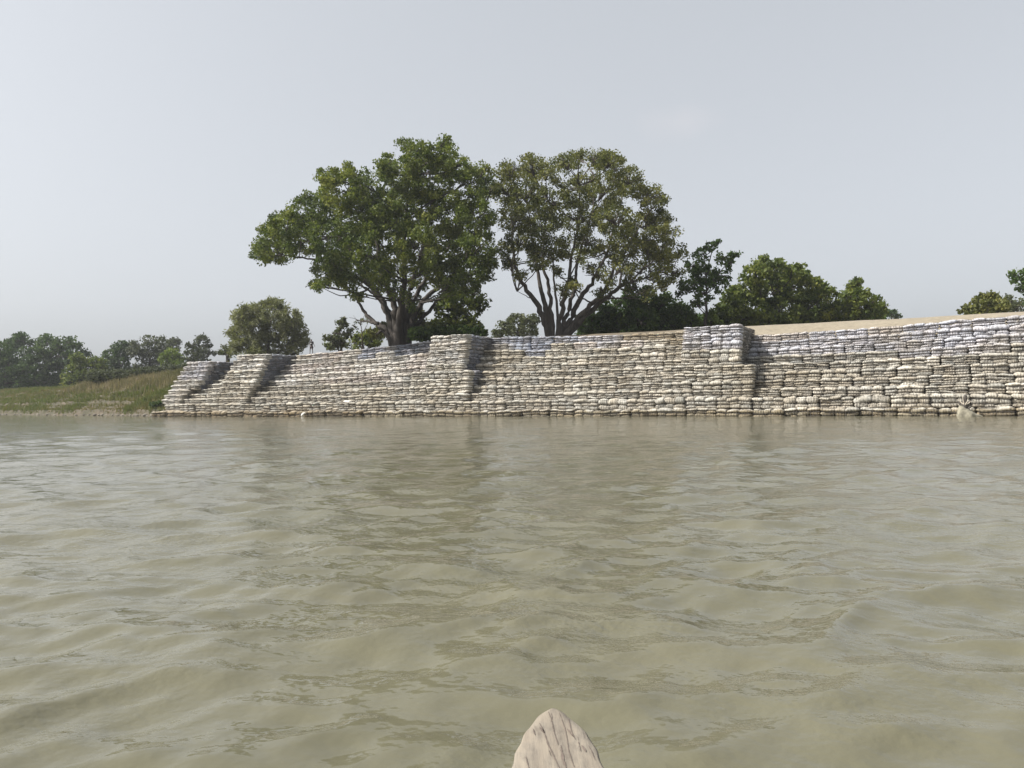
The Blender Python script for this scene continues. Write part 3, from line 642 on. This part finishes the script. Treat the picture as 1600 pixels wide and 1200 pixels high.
simple_tree('thin grey green tree at the right edge beside the bush', 'far_tree', 105, [(1578, 475, 10, .6), (1590, 482, 12, .7), (1600, 476, 10, .6), (1577, 465, 4, .5), (1575, 486, 10, .7), (1612, 480, 14, .7)], (1590, 494), lf_d, leaf=.24, clump=.6, nleaf=18, seed=21, group='trees on the bank')
simple_tree('dark tree cut by the right edge of the photo', 'leafy_tree', 82, [(1590, 432, 9, .9), (1604, 440, 14), (1596, 452, 8, .8), (1620, 430, 20), (1640, 450, 26), (1615, 465, 14)], (1632, 495), lf_c, leaf=.22, clump=.5, nleaf=24, seed=22, group='trees on the bank')
simple_tree('feathery olive tree standing behind the second buttress, left of the walking person', 'willow_tree', 100, [(380, 500, 16), (395, 490, 16), (372, 520, 18), (400, 515, 24), (425, 492, 18), (430, 515, 24), (455, 510, 18), (462, 498, 14), (468, 525, 14), (450, 532, 18), (415, 538, 20), (385, 538, 18), (365, 542, 12), (472, 540, 11), (385, 484, 7), (410, 478, 7, .5), (430, 478, 8, .5), (445, 488, 8, .6), (398, 480, 5, .4), (420, 474, 5, .4), (436, 474, 4, .4), (460, 552, 12), (435, 552, 12), (400, 552, 12), (375, 490, 8, .5)], (420, 560), lf_w, bark2, leaf=.13, clump=.6, nleaf=36, dens=0.85, seed=23, elong=4.5, hollow=.45, flat=1.1, group='trees on the bank')
simple_tree('pale wispy shrub at the left foot of the feathery olive tree', 'shrub', 104, [(356, 545, 8, .6), (350, 548, 6, .6), (364, 550, 8, .7)], (356, 556), lf_d, cat='shrub', leaf=.2, clump=.5, seed=24, group='shrubs on the bank')
simple_tree('slim loose tree right of the walking person', 'young_tree', 96, [(532, 508, 9, .7), (528, 522, 11, .6), (542, 520, 10, .6), (517, 528, 8, .6), (535, 535, 10, .7), (535, 502, 5, .6), (520, 538, 9)], (534, 546), lf_d, leaf=.26, clump=.45, nleaf=16, seed=25, group='trees on the bank')
simple_tree('low green thicket behind the wall left of the largest tree', 'shrub', 98, [(565, 528, 11), (580, 532, 12), (552, 535, 8), (590, 525, 10), (575, 520, 7), (513, 540, 7)], (572, 542), lf_a, cat='shrub', leaf=.22, clump=.5, seed=26, group='shrubs on the bank')
# bare twiggy tree
pts = [([(566, 535), (566, 520), (564, 508), (556, 498), (545, 496)], .07, .02), ([(566, 520), (574, 508), (576, 498)], .05, .015), ([(564, 508), (566, 498), (570, 492)], .05, .015), ([(566, 525), (556, 514), (552, 508)], .04, .015), ([(564, 510), (558, 500), (552, 493)], .03, .012)]
tree('bare twiggy tree with few leaves in front of the sky, left of the largest tree', 'tree', 'bare_tree', 92, [(560, 498, 8, .25), (572, 500, 8, .25), (553, 508, 6, .2)], (566, 540), pts, lf_d, bark2, leaf=.16, clump=.4, nleaf=8, seed=27, group='trees on the bank', both=False)
# far left group
simple_tree('tallest dark spreading tree at the far left', 'dark_tree', 165, dy([(30, 525, 14), (20, 535, 14), (50, 540, 18), (75, 528, 14), (70, 520, 7), (95, 530, 13), (110, 525, 9), (120, 535, 8), (128, 543, 6), (90, 550, 20), (60, 560, 22), (110, 552, 14), (35, 560, 20), (85, 575, 22), (60, 590, 20), (100, 590, 12), (40, 595, 14), (15, 560, 14), (30, 518, 6)], 8), (70, 610), lf_f, leaf=.38, clump=1.1, nleaf=26, dens=1.2, seed=31, hollow=.55, tr=.5, group='far left trees')
simple_tree('rounded dark green tree cut by the left edge', 'dark_tree', 150, [(0, 545, 16), (12, 570, 18), (-15, 560, 20), (35, 580, 14), (10, 590, 16), (-20, 590, 20), (40, 595, 10), (2, 600, 12)], (5, 608), lf_f, leaf=.36, clump=1.0, dens=1.2, seed=32, hollow=.55, tr=.4, group='far left trees')
simple_tree('bright rounded bush in front of the tallest dark tree', 'rounded_bush', 140, [(120, 565, 14), (112, 582, 14), (135, 575, 18), (150, 565, 12), (158, 580, 12), (128, 592, 14), (150, 592, 12), (112, 596, 10)], (132, 604), lf_a, cat='bush', leaf=.3, clump=.8, dens=1.3, seed=33, hollow=.6, group='far left trees')
simple_tree('grey green tree behind the bright rounded bush', 'far_tree', 165, [(185, 545, 10), (175, 555, 12), (195, 552, 10), (170, 570, 14), (190, 572, 16), (200, 585, 12), (178, 590, 14), (190, 538, 6)], (185, 602), lf_f, leaf=.34, clump=.9, dens=1.1, seed=34, group='far left trees')
simple_tree('brownish grey tree with arching crown left of the sandbag wall', 'far_tree', 160, [(215, 538, 11), (230, 532, 10), (245, 536, 10), (258, 545, 10), (215, 555, 13), (235, 555, 16), (255, 560, 12), (220, 575, 14), (245, 575, 14), (210, 545, 6)], (235, 592), lf_g, leaf=.3, clump=.9, dens=1.1, seed=35, group='far left trees')
simple_tree('small domed treetop rising behind the brownish grey tree', 'far_tree', 185, [(270, 530, 8), (278, 533, 6), (263, 534, 6), (272, 545, 10)], (272, 580), lf_g, leaf=.3, clump=.8, seed=36, group='far left trees')
simple_tree('yellow green bush left of the sandbag wall', 'yellow_bush', 145, [(268, 552, 10), (260, 562, 10), (275, 562, 11), (282, 572, 11), (266, 574, 10)], (270, 586), lf_e, cat='bush', leaf=.26, clump=.7, dens=1.3, seed=37, hollow=.6, group='far left trees')
simple_tree('loose grey tree just left of the top of the leftmost buttress', 'far_tree', 150, [(312, 533, 9), (302, 540, 8), (322, 540, 9), (300, 552, 10), (315, 555, 14), (328, 552, 8), (305, 566, 12), (292, 570, 10)], (312, 580), lf_g, leaf=.3, clump=.75, nleaf=20, seed=38, group='far left trees')
simple_tree('dark shrub filling the gap beside the yellow green bush', 'shrub', 140, [(290, 575, 10), (300, 582, 9), (280, 583, 9), (250, 583, 8)], (288, 590), lf_f, cat='shrub', leaf=.26, clump=.6, seed=39, group='far left trees')
simple_tree('dark shrub hanging over the water beside the left end of the wall', 'shrub', 84.5, [(243, 632, 5), (240, 638, 5), (248, 630, 4)], (244, 640), lf_f, cat='shrub', leaf=.18, clump=.35, dens=1.5, seed=40, twig=False, group='shrubs on the bank')
simple_tree('small clump of leaves in the water notch of the grassy bank', 'shrub', 93, [(180, 643, 4), (176, 645, 3)], (180, 646), lf_g, cat='shrub', leaf=.18, clump=.3, seed=41, twig=False, group='shrubs on the bank')

# ---------------------------------------------------------------- undergrowth (nobody could count it)
def undergrowth(label, pxs, Y, ytop, ybot, mat, n, seed, leaf=.26):
    r = np.random.default_rng(seed); pc = []
    for i in range(n):
        px = r.uniform(*pxs); yt = ytop(px)+4*float(fbm(px*.05, 0.0, seed, 3)); py = yt+(ybot-yt)*r.random(); pc.append(P(px, py, Y+r.uniform(-4, 4))[:])
    C = np.array(pc); V, F_, ti = leaves(C, r.uniform(.4, .9, n), 22, leaf, .8, None, 1.6, seed)
    tag(obj('undergrowth', mesh_np('undergrowth', V, F_, False, mat, {'tint': ti})), label, 'undergrowth', kind='stuff')
undergrowth('dark undergrowth filling in below the trees behind the sand', (905, 1385), 100, lambda x: 497-2*(x < 1300), 522, lf_c, 2600, 71)
undergrowth('dark low bushes behind the mound at the central buttress', (645, 752), 79, lambda x: 512+0.08*abs(x-715), 527, lf_c, 520, 73, .2)
undergrowth('brownish scrub bushes along the crest of the left bank', (140, 296), 112, lambda x: 583-0.08*(x-140)+6*float(fbm(x*.09, 3.0, 5, 3)), 594, lf_g, 900, 74, .22)
undergrowth('low dark undergrowth below the far left trees', (-60, 300), 172, lambda x: 590-x*.03, 612, lf_f, 1500, 72, .36)
# ---------------------------------------------------------------- grass
def grass_obj(name, label, n, sfun, hrange, mat, wd=0.05, seed=0):
    r = np.random.default_rng(seed); s_, n_ = sfun(r, n); X = E[0]*s_+N[0]*n_; Y = Y0+E[1]*s_+N[1]*n_
    z = ground_z(X, Y); ok = z > 0.10; X, Y, z, s_, n_ = X[ok], Y[ok], z[ok], s_[ok], n_[ok]; m = len(X)
    dens = fbm(s_*0.25, n_*0.35, 77, 4); ok = dens > r.uniform(-0.32, 0.16, m)
    X, Y, z = X[ok], Y[ok], z[ok]; dens = dens[ok]; m = len(X)
    h = r.uniform(*hrange, m)*(1+1.6*np.clip(dens, -.3, .5)); a = r.uniform(0, math.pi, m); w_ = wd*r.uniform(.6, 1.5, m)
    dx, dy = np.cos(a)*w_, np.sin(a)*w_; lx, ly = r.normal(0, .22, m)*h, r.normal(0, .22, m)*h
    V = np.stack([np.stack([X-dx, Y-dy, z-.05], 1), np.stack([X+dx, Y+dy, z-.05], 1), np.stack([X+lx, Y+ly, z+h], 1)], 1).reshape(-1, 3)
    ti = np.repeat(np.clip(0.5+1.2*dens+r.normal(0, .18, m)+0.9*fbm(X*.11, Y*.11, 13, 3), 0, 1), 3)
    o = obj(name, mesh_np(name, V, np.arange(3*m).reshape(m, 3), False, mat, {'tint': ti})); tag(o, label, 'grass', kind='stuff')
lf_grass = leaf_mat('grass_blades', (0.18, 0.135, 0.08), (0.13, 0.128, 0.056), (0.10, 0.125, 0.042))
lf_dry = leaf_mat('dry_scrub', (0.30, 0.25, 0.17), (0.20, 0.16, 0.11), (0.11, 0.11, 0.06))
def left_area(r, n):
    s_ = -43-110*r.random(n)**1.3; nsh = 2.2+np.maximum(0, -45-s_)*0.22; return s_, nsh-1.2+25*r.random(n)**1.2
def left_near(r, n):
    n_ = r.uniform(3, 22, n); return S_END-1.5+0.38*np.clip(n_, 0, 9)-r.random(n)*10, n_
grass_obj('bank_grass', 'short green and brown grass covering the sloping bank left of the wall', 130000, left_area, (0.15, 0.42), lf_grass, 0.06, 1)
grass_obj('bank_grass', 'taller green grass against the left end of the sandbag wall', 26000, left_near, (0.25, 0.55), lf_grass, 0.05, 2)
def scrub_area(r, n):
    s_ = -40-45*r.random(n)**1.5; return s_, r.uniform(9, 19, n)-4*smooth(-60, -80, s_)*0+r.normal(0, 1.5, n)+np.maximum(0, -45-s_)*0.22
grass_obj('dry_scrub', 'dry brown scrub along the crest of the left bank', 45000, scrub_area, (0.5, 1.1), lf_dry, 0.06, 3)
def mound_area(r, n):
    return r.uniform(S(640, 9), S(760, 9), n), r.uniform(8.6, 15, n)
grass_obj('dry_grass', 'dry low grass on the mound behind the central buttress', 9000, mound_area, (0.1, 0.3), lf_dry, 0.04, 4)
# stones at the waterline of the left bank
rm = plain('river_stone', (0.14, 0.125, 0.10), 0.9, 3, .35, .4)
import bmesh
def rock_mesh(seed):
    bm = bmesh.new(); bmesh.ops.create_icosphere(bm, subdivisions=2, radius=0.5); r = random.Random(seed)
    for v in bm.verts:
        f = 0.75+0.45*float(vnoise(v.co.x*2.3+seed*7, v.co.y*2.3+v.co.z*3.1, seed)); v.co = Vector((v.co.x*f*1.3, v.co.y*f, v.co.z*f*0.6))
    me = bpy.data.meshes.new('stone'); bm.to_mesh(me); bm.free(); me.materials.append(rm); return me
RK = [rock_mesh(i) for i in range(5)]
Vr, Fr, offr = [], [], 0
for i in range(420):
    s_ = -44-75*random.random()**1.2
    ss = np.linspace(-2, 8, 60)+2.2+max(0, -45-s_)*0.22; X = E[0]*s_+N[0]*ss; Y = Y0+E[1]*s_+N[1]*ss
    zz = ground_z(X, Y); j = int(np.argmax(zz > 0.03)); sc = random.uniform(0.12, 0.5)
    me = RK[i % 5]; V = np.array([v.co[:] for v in me.vertices])*sc; a = random.random()*6
    V = V @ np.array([[math.cos(a), -math.sin(a), 0], [math.sin(a), math.cos(a), 0], [0, 0, 1]])+np.array([X[j], Y[j]+random.uniform(-.2, .5), 0.03+random.uniform(-.03, .1)])
    Fr.append(np.array([p.vertices[:] for p in me.polygons])+offr); Vr.append(V); offr += len(V)
tag(obj('shore_stones', mesh_np('shore_stones', np.concatenate(Vr), np.concatenate(Fr), True, rm)), 'small pale stones and clods along the waterline of the grassy bank', 'stones', kind='stuff')

# ---------------------------------------------------------------- white lump, submerged sack, boat, person
mw = plain('white_plastic', (0.78, 0.76, 0.70), 0.5, 6, .08)
def lump(name, pts, radii, mat, parent=None, loc=(0, 0, 0), sub=2, edges=None):
    me = bpy.data.meshes.new(name); ed = edges or [(i, i+1) for i in range(len(pts)-1)]
    me.from_pydata([tuple(p) for p in pts], ed, []); o = obj(name, me, parent, loc); sk = o.modifiers.new('skin', 'SKIN'); 
    for i, v in enumerate(me.skin_vertices[0].data):
        rr = radii[i]; v.radius = (rr, rr) if isinstance(rr, (int, float)) else rr; v.use_root = (i == 0); v.use_loose = False
    sk.use_smooth_shade = True; ss = o.modifiers.new('sub', 'SUBSURF'); ss.levels = sub; ss.render_levels = sub
    me.materials.append(mat); return o
def realise(o):
    dg = bpy.context.evaluated_depsgraph_get(); dg.update(); me = bpy.data.meshes.new_from_object(o.evaluated_get(dg)); mats = list(o.data.materials)
    o.modifiers.clear(); o.data = me
    if not me.materials:
        for m in mats: me.materials.append(m)
    me.polygons.foreach_set('use_smooth', [True]*len(me.polygons)); return o
wp = PZ(474, 652.5, 0.0)
wp = W(S(474, -0.75), -0.75, 0.02)
o = lump('float_bag', [(-.16, 0, 0), (-.13, 0, .14), (0, 0, .26), (.17, .03, .33)], [.10, .13, .11, .04], mw, None, wp); bpy.context.view_layer.update(); realise(o)
tag(o, 'small white plastic bag washed up at the waterline below the left bay', 'plastic bag')

mc = plain('mud_stained_cloth', (0.20, 0.185, 0.14), 0.9, 5, .45, .9)
md = plain('dark_wet_wood', (0.05, 0.042, 0.035), 0.7, 6, .3)
mp = plain('pale_dry_wood', (0.5, 0.44, 0.36), 0.8, 6, .2)
pr = W(S(1506, -1.15), -1.15, 0.0)
root = empty('cloth_heap', pr, WANG); tag(root, 'pale mud stained cloth heap rising from the water at the far right of the wall', 'cloth heap')
nu, nv = 26, 14; V = []
for i in range(nu):
    a = i/(nu-1)*1.62-0.5
    hgt = float(np.interp(a, [-.5, -.48, -.42, -.33, -.2, -.05, .15, .4, .75, 1.12], [0, .26, .46, .62, .69, .66, .53, .37, .15, 0.03]))
    for j in range(nv):
        ph = math.pi*j/(nv-1); f = float(vnoise(i*.5, j*.6, 3))*.1
        V.append((a*0.78+0.03*math.sin(j), -math.cos(ph)*(0.38*min(1, (hgt+.15)/.5)+f*.6), max(0.0, math.sin(ph))**0.6*(hgt+f*.35)-0.02))
F = [(i*nv+j, (i+1)*nv+j, (i+1)*nv+j+1, i*nv+j+1) for i in range(nu-1) for j in range(nv-1)]
obj('cloth', mesh_np('cloth', V, F, True, mc), root)
r2_ = empty('tree_root', W(S(1507, -1.15), -1.3, 0.0), WANG); r2_.scale = (1.05, 1.0, 1.35); tag(r2_, 'dark upright stub with pale forked twigs caught on the cloth heap', 'driftwood')
o = lump('stub', [(-.02, 0, -.1), (-.02, 0, .45), (.0, 0, .70), (.03, 0, .94)], [.13, .14, .10, .085], md, r2_); bpy.context.view_layer.update(); realise(o)
for q, rr in (([(-.04, -.08, .5), (-.1, -.14, .72), (-.13, -.15, .9)], .022), ([(-.04, -.08, .5), (-.22, -.12, .62), (-.30, -.12, .76)], .03), ([(0, -.1, .5), (.10, -.15, .64), (.15, -.14, .78)], .025), ([(0, -.08, .5), (.2, -.12, .58), (.27, -.12, .66)], .025)):
    V, Fb = tube_np([q], [rr, rr*.8, rr*.4], 6); obj('twig', mesh_np('twig', V, Fb, True, mp), r2_)
for q, rr in (([(-.1, 0, .35), (-.26, 0, .56), (-.36, .0, .62)], .06), ([(.06, 0, .35), (.2, 0, .6), (.26, 0, .68)], .06), ([(.1, 0, .3), (.26, 0, .42), (.34, 0, .5)], .05)):
    V, Fb = tube_np([q], [rr, rr, rr*.5], 7); obj('dark_branch', mesh_np('dark_branch', V, Fb, True, md), r2_)

# boat
m_wood, t, b = new_mat('bleached_boat_wood'); tc = nd(t, 'ShaderNodeTexCoord')
v = mapping(t, tc.outputs['Object'], (22, 2.2, 6), (0, 0, 0.16)); n1 = noise(t, v, 1.0, 5, 0.6)
v2 = mapping(t, tc.outputs['Object'], (26, 9, 4), (0, 0, 0.2)); n2 = noise(t, v2, 1.0, 5, 0.65)
c = ramp(t, n1, [(0.25, (0.14, 0.121, 0.098)), (0.45, (0.188, 0.166, 0.136)), (0.7, (0.236, 0.211, 0.173))])
c = mixc(t, 'MULTIPLY', 0.9, c, ramp(t, n2, [(0.38, (0.62, 0.59, 0.57)), (0.48, (0.87, 0.85, 0.83)), (0.60, (1.04, 1.0, 0.95))]))
v3 = mapping(t, tc.outputs['Object'], (30, 1.1, 1), (0, 0, 0.17)); wv = noise(t, v3, 0.8, 2, 0.5)
crk = ramp(t, wv, [(0.485, (1, 1, 1)), (0.497, (0.28, 0.25, 0.22)), (0.503, (0.28, 0.25, 0.22)), (0.515, (1, 1, 1))])
t.links.new(c, b.inputs['Base Color']); b.inputs['Roughness'].default_value = 0.85
bump(t, b, n1, 0.5, 0.01)
m_tim = plain('boat_timber', (0.2, 0.15, 0.1), 0.85, 4, .3, .2)
zoomp = lambda x, y: (740+x/6.154, 1060+y/6.154)
ZB = 0.36
left_e = [PZ(*zoomp(x, y), ZB) for x, y in ((745, 285), (715, 296), (680, 316), (640, 345), (600, 382), (550, 435), (500, 510), (460, 580), (425, 655), (400, 720), (378, 790), (360, 862))]
right_e = [PZ(*zoomp(x, y), ZB) for x, y in ((775, 285), (805, 294), (835, 308), (865, 330), (915, 370), (985, 412), (1030, 455), (1085, 520), (1140, 590), (1180, 670), (1218, 755), (1255, 862))]
for yy, hw in ((1.55, .155), (1.35, .20), (1.1, .25)):
    cxm = 0.125; left_e.append(Vector((cxm-hw, yy, ZB))); right_e.append(Vector((cxm+hw, yy, ZB)))
boat = empty('wooden_boat', (0.12, 0, 0)); tag(boat, 'weathered pale wooden boat bow pointing across the river at the bottom edge', 'boat')
V = []; nc = 9; y_tip = min(left_e[0].y, right_e[0].y)-0.002; ys = y_tip-(y_tip-1.1)*np.linspace(0, 1, 46)**1.9
lx = np.interp(-ys, [-p.y for p in left_e], [p.x for p in left_e]); rxx = np.interp(-ys, [-p.y for p in right_e], [p.x for p in right_e])
prof = [(0, -0.09), (0.0, -0.004), (0.03, -0.001), (0.25, 0.0), (0.5, 0.0), (0.75, 0.0), (0.97, -0.001), (1.0, -0.004), (1.0, -0.09)]
for y_, a, c_ in zip(ys, lx, rxx):
    for f, dz in prof: V.append((a+(c_-a)*f-0.12+0.002*math.sin(y_*60+f*9), y_, ZB+dz))
F = [(i*nc+j, i*nc+j+1, (i+1)*nc+j+1, (i+1)*nc+j) for i in range(len(ys)-1) for j in range(nc-1)]
F += [(i*nc, (i+1)*nc, (i+1)*nc+nc-1, i*nc+nc-1) for i in range(len(ys)-1)]; F += [(0, 8, 7, 1), (1, 7, 6, 2), (2, 6, 5, 3), (3, 5, 4, 4)][:3]
m_crack = plain('split_in_wood', (0.12, 0.095, 0.078), 0.95, 30, .2)
nF0 = len(F)
for line, wd in (([(718, 318), (738, 370), (756, 430), (772, 510), (800, 600), (815, 640)], 5), ([(632, 425), (660, 475), (688, 545), (715, 630), (752, 705), (790, 790), (835, 880)], 6), ([(825, 330), (850, 400), (878, 480), (900, 590), (915, 700), (945, 790), (975, 870)], 4),
                 ([(905, 375), (922, 430), (940, 510), (965, 560), (980, 590)], 5), ([(838, 640), (850, 720), (862, 790), (890, 860)], 11), ([(1000, 560), (1015, 640), (1030, 700)], 3), ([(1040, 640), (1060, 670), (1080, 705)], 9), ([(640, 470), (665, 500), (680, 525)], 14), ([(900, 480), (925, 520), (960, 560)], 8),
                 ([(720, 680), (745, 750)], 3), ([(500, 745), (515, 800), (530, 860)], 4), ([(1100, 640), (1135, 700), (1170, 790)], 3), ([(745, 330), (752, 360), (758, 400)], 3), ([(570, 480), (590, 545)], 5)):
    q = [PZ(*zoomp(x, y), ZB+.0015) for x, y in line]; base_i = len(V)
    tt = np.linspace(0, len(q)-1, len(q)*5)
    for k_, u in enumerate(tt):
        i0 = min(int(u), len(q)-2); p = q[i0].lerp(q[i0+1], u-i0); f = math.sin(math.pi*(k_+.4)/(len(tt)))**.6*(0.6+0.7*random.random()); hw = wd*f*0.00026*1.1
        V.append((p.x-0.12-hw+random.uniform(-.0008, .0008), p.y, ZB+.0015)); V.append((p.x-0.12+hw, p.y, ZB+.0015))
    for k_ in range(len(tt)-1): a = base_i+2*k_; F.append((a, a+2, a+3, a+1))
dm = mesh_np('bow_deck', V, F, True, m_wood); dm.materials.append(m_crack)
dm.polygons.foreach_set('material_index', [0]*nF0+[1]*(len(F)-nF0))
obj('bow_deck', dm, boat)
V = []; st = [(2.02, .02, .30, -.02), (1.8, .07, .27, -.1), (1.5, .14, .25, -.14), (1.1, .25, .258, -.16), (.5, .42, .30, -.18), (-.5, .55, .30, -.2), (-2, .58, .30, -.2), (-3.6, .42, .32, -.15), (-4.6, .12, .42, -.02)]
for y_, hw, zt_, zb_ in st:
    for fx, fz in ((-1, 1), (-.88, .45), (-.5, 0), (0, -.05), (.5, 0), (.88, .45), (1, 1)): V.append((fx*hw, y_, zb_+(zt_-zb_)*fz))
for y_, hw, zt_, zb_ in st:
    h2 = hw*.93
    for fx, fz in ((-1, 1), (-.88, .45), (-.5, .12), (0, .08), (.5, .12), (.88, .45), (1, 1)): V.append((fx*h2, y_, zb_+(zt_-zb_)*fz+.012))
m7 = len(st)*7; F = []
for i in range(len(st)-1):
    for j in range(6):
        a = i*7+j; F.append((a, a+7, a+8, a+1)); F.append((m7+a, m7+a+1, m7+a+8, m7+a+7))
    for j in (0, 6): a = i*7+j; F.append((a, a+7, m7+a+7, m7+a))
obj('hull', mesh_np('hull', V, F, False, m_tim), boat)
def box(x0, x1, y0, y1, z0, z1):
    V = [(x, y, z) for x in (x0, x1) for y in (y0, y1) for z in (z0, z1)]; return V, [(0, 1, 3, 2), (4, 6, 7, 5), (0, 4, 5, 1), (2, 3, 7, 6), (0, 2, 6, 4), (1, 5, 7, 3)]
for y_ in (0.35, -1.2, -2.6):
    hw_ = 0.44 if y_ > 0 else 0.54; V, F = box(-hw_, hw_, y_-.12, y_+.12, .20, .235); obj('seat_plank', mesh_np('seat_plank', V, F, False, m_wood), boat)

# person (small figure walking along the top of the wall)
def build_person(px, py, height):
    s_ = S(px, 0); n_ = N0['left']+SB['left']*8+0.45; s_ = S(px, n_)
    zt_ = PL+(float(ztop(s_))-PL)+0.02
    root = empty('person', W(s_, n_, zt_), WANG+0.25); root.scale = (height/1.72,)*3
    tag(root, 'person in black top and shorts walking on the wall beside the feathery olive tree', 'person')
    skin = plain('skin', (0.06, 0.04, 0.03), 0.6, 20, .1); blk = plain('black_cloth', (0.015, 0.015, 0.018), 0.9, 10, .2); shr = plain('dark_shorts', (0.045, 0.035, 0.04), 0.9, 10, .2); wht = plain('white_cloth', (0.6, 0.6, 0.6), 0.8, 10, .1); hair = plain('hair', (0.01, 0.009, 0.008), 0.7, 20, .1)
    pts = [(0, 0, .95)]; rad = [.13]; ed = []
    def chain(start, ps, rs):
        i = start
        for p, r in zip(ps, rs):
            pts.append(p); rad.append(r); ed.append((i, len(pts)-1)); i = len(pts)-1
        return i
    neck = chain(0, [(0, 0, 1.1), (0, 0, 1.3), (0, 0, 1.43), (0.0, 0, 1.49)], [.12, (.15, .1), (.12, .08), .05])
    head = chain(neck, [(0, -.01, 1.56), (0, -.015, 1.64), (0, -.01, 1.70)], [.075, .088, .06])
    hands = []
    for sg, el, wr_ in ((1, (.30, -.02, 1.14), (.42, -.06, .93)), (-1, (-.27, .02, 1.15), (-.20, -.12, .98))):
        h = chain(neck-1, [(sg*.17, 0, 1.42), ((sg*.17+el[0])/2, 0, 1.28), el, ((el[0]+wr_[0])/2, (el[1]+wr_[1])/2, (el[2]+wr_[2])/2), wr_], [.055, .047, .038, .034, .025])
        d = (Vector(wr_)-Vector(el)).normalized(); sd = Vector((0, 1, 0)); palm = Vector(wr_)+d*.06
        pl = chain(h, [tuple(palm)], [(.035, .018)])
        for q, ln in ((-.03, .06), (-.01, .075), (.01, .07), (.03, .055)):
            chain(pl, [tuple(palm+sd*q+d*.03), tuple(palm+sd*q*1.2+d*(.03+ln))], [.010, .008])
        chain(h, [tuple(Vector(wr_)+d*.02-sd*.035), tuple(Vector(wr_)+d*.06-sd*.06)], [.011, .009])
    for sg, kn, an_, toe in ((1, (.12, -.02, .50), (.13, .05, .07), (.14, -.12, .03)), (-1, (-.13, -.10, .52), (-.17, -.06, .07), (-.19, -.22, .03))):
        chain(0, [(sg*.09, 0, .88), ((sg*.09+kn[0])/2, kn[1]/2, .70), kn, ((kn[0]+an_[0])/2, (kn[1]+an_[1])/2+.02, .32), an_, toe], [.095, .08, .055, .052, .036, .034])
    body = lump('body', pts, rad, skin, root, (0, 0, 0), 1, ed)
    sh = lump('shirt', [(0, 0, .98), (0, 0, 1.12), (0, 0, 1.3), (0, 0, 1.42), (.17, 0, 1.41), (.24, -.01, 1.27), (-.17, 0, 1.41), (-.225, .01, 1.27)], [(.18, .165), (.175, .16), (.20, .165), (.15, .125), .10, .09, .10, .09], blk, root, (0, 0, 0), 1, [(0, 1), (1, 2), (2, 3), (3, 4), (4, 5), (3, 6), (6, 7)])
    so = lump('shorts', [(0, 0, .97), (0, 0, .90), (.10, -.01, .78), (.115, -.02, .60), (-.10, -.03, .78), (-.125, -.07, .62)], [(.175, .165), .17, .14, .115, .14, .115], shr, root, (0, 0, 0), 1, [(0, 1), (1, 2), (2, 3), (1, 4), (4, 5)])
    bn = lump('chest_stripe', [(-.12, -.14, 1.25), (0, -.165, 1.25), (.12, -.14, 1.25)], [(.02, .028)]*3, wht, root, (0, 0, 0), 1)
    hr = lump('hair', [(0, .02, 1.62), (0, .015, 1.69), (0, .005, 1.73)], [.09, .09, .05], hair, root, (0, 0, 0), 1)
    bpy.context.view_layer.update()
    for q in (body, sh, so, bn, hr): realise(q)
    return root
build_person(487, 546, 1.55)

# ---------------------------------------------------------------- haze
V, F = box(-420, 420, -60, 420, -4, 60)
me = mesh_np('haze', V, F)
mh = bpy.data.materials.new('hazy_air'); mh.use_nodes = True; t = mh.node_tree; t.nodes.remove(t.nodes['Principled BSDF'])
pv = t.nodes.new('ShaderNodeVolumePrincipled'); pv.inputs['Color'].default_value = (0.92, 0.95, 1.0, 1); pv.inputs['Density'].default_value = 0.0003; pv.inputs['Anisotropy'].default_value = 0.3
t.links.new(pv.outputs[0], t.nodes['Material Output'].inputs['Volume']); me.materials.append(mh)
o = obj('haze', me); tag(o, 'thin pale haze in the air over the river', 'haze', kind='stuff')
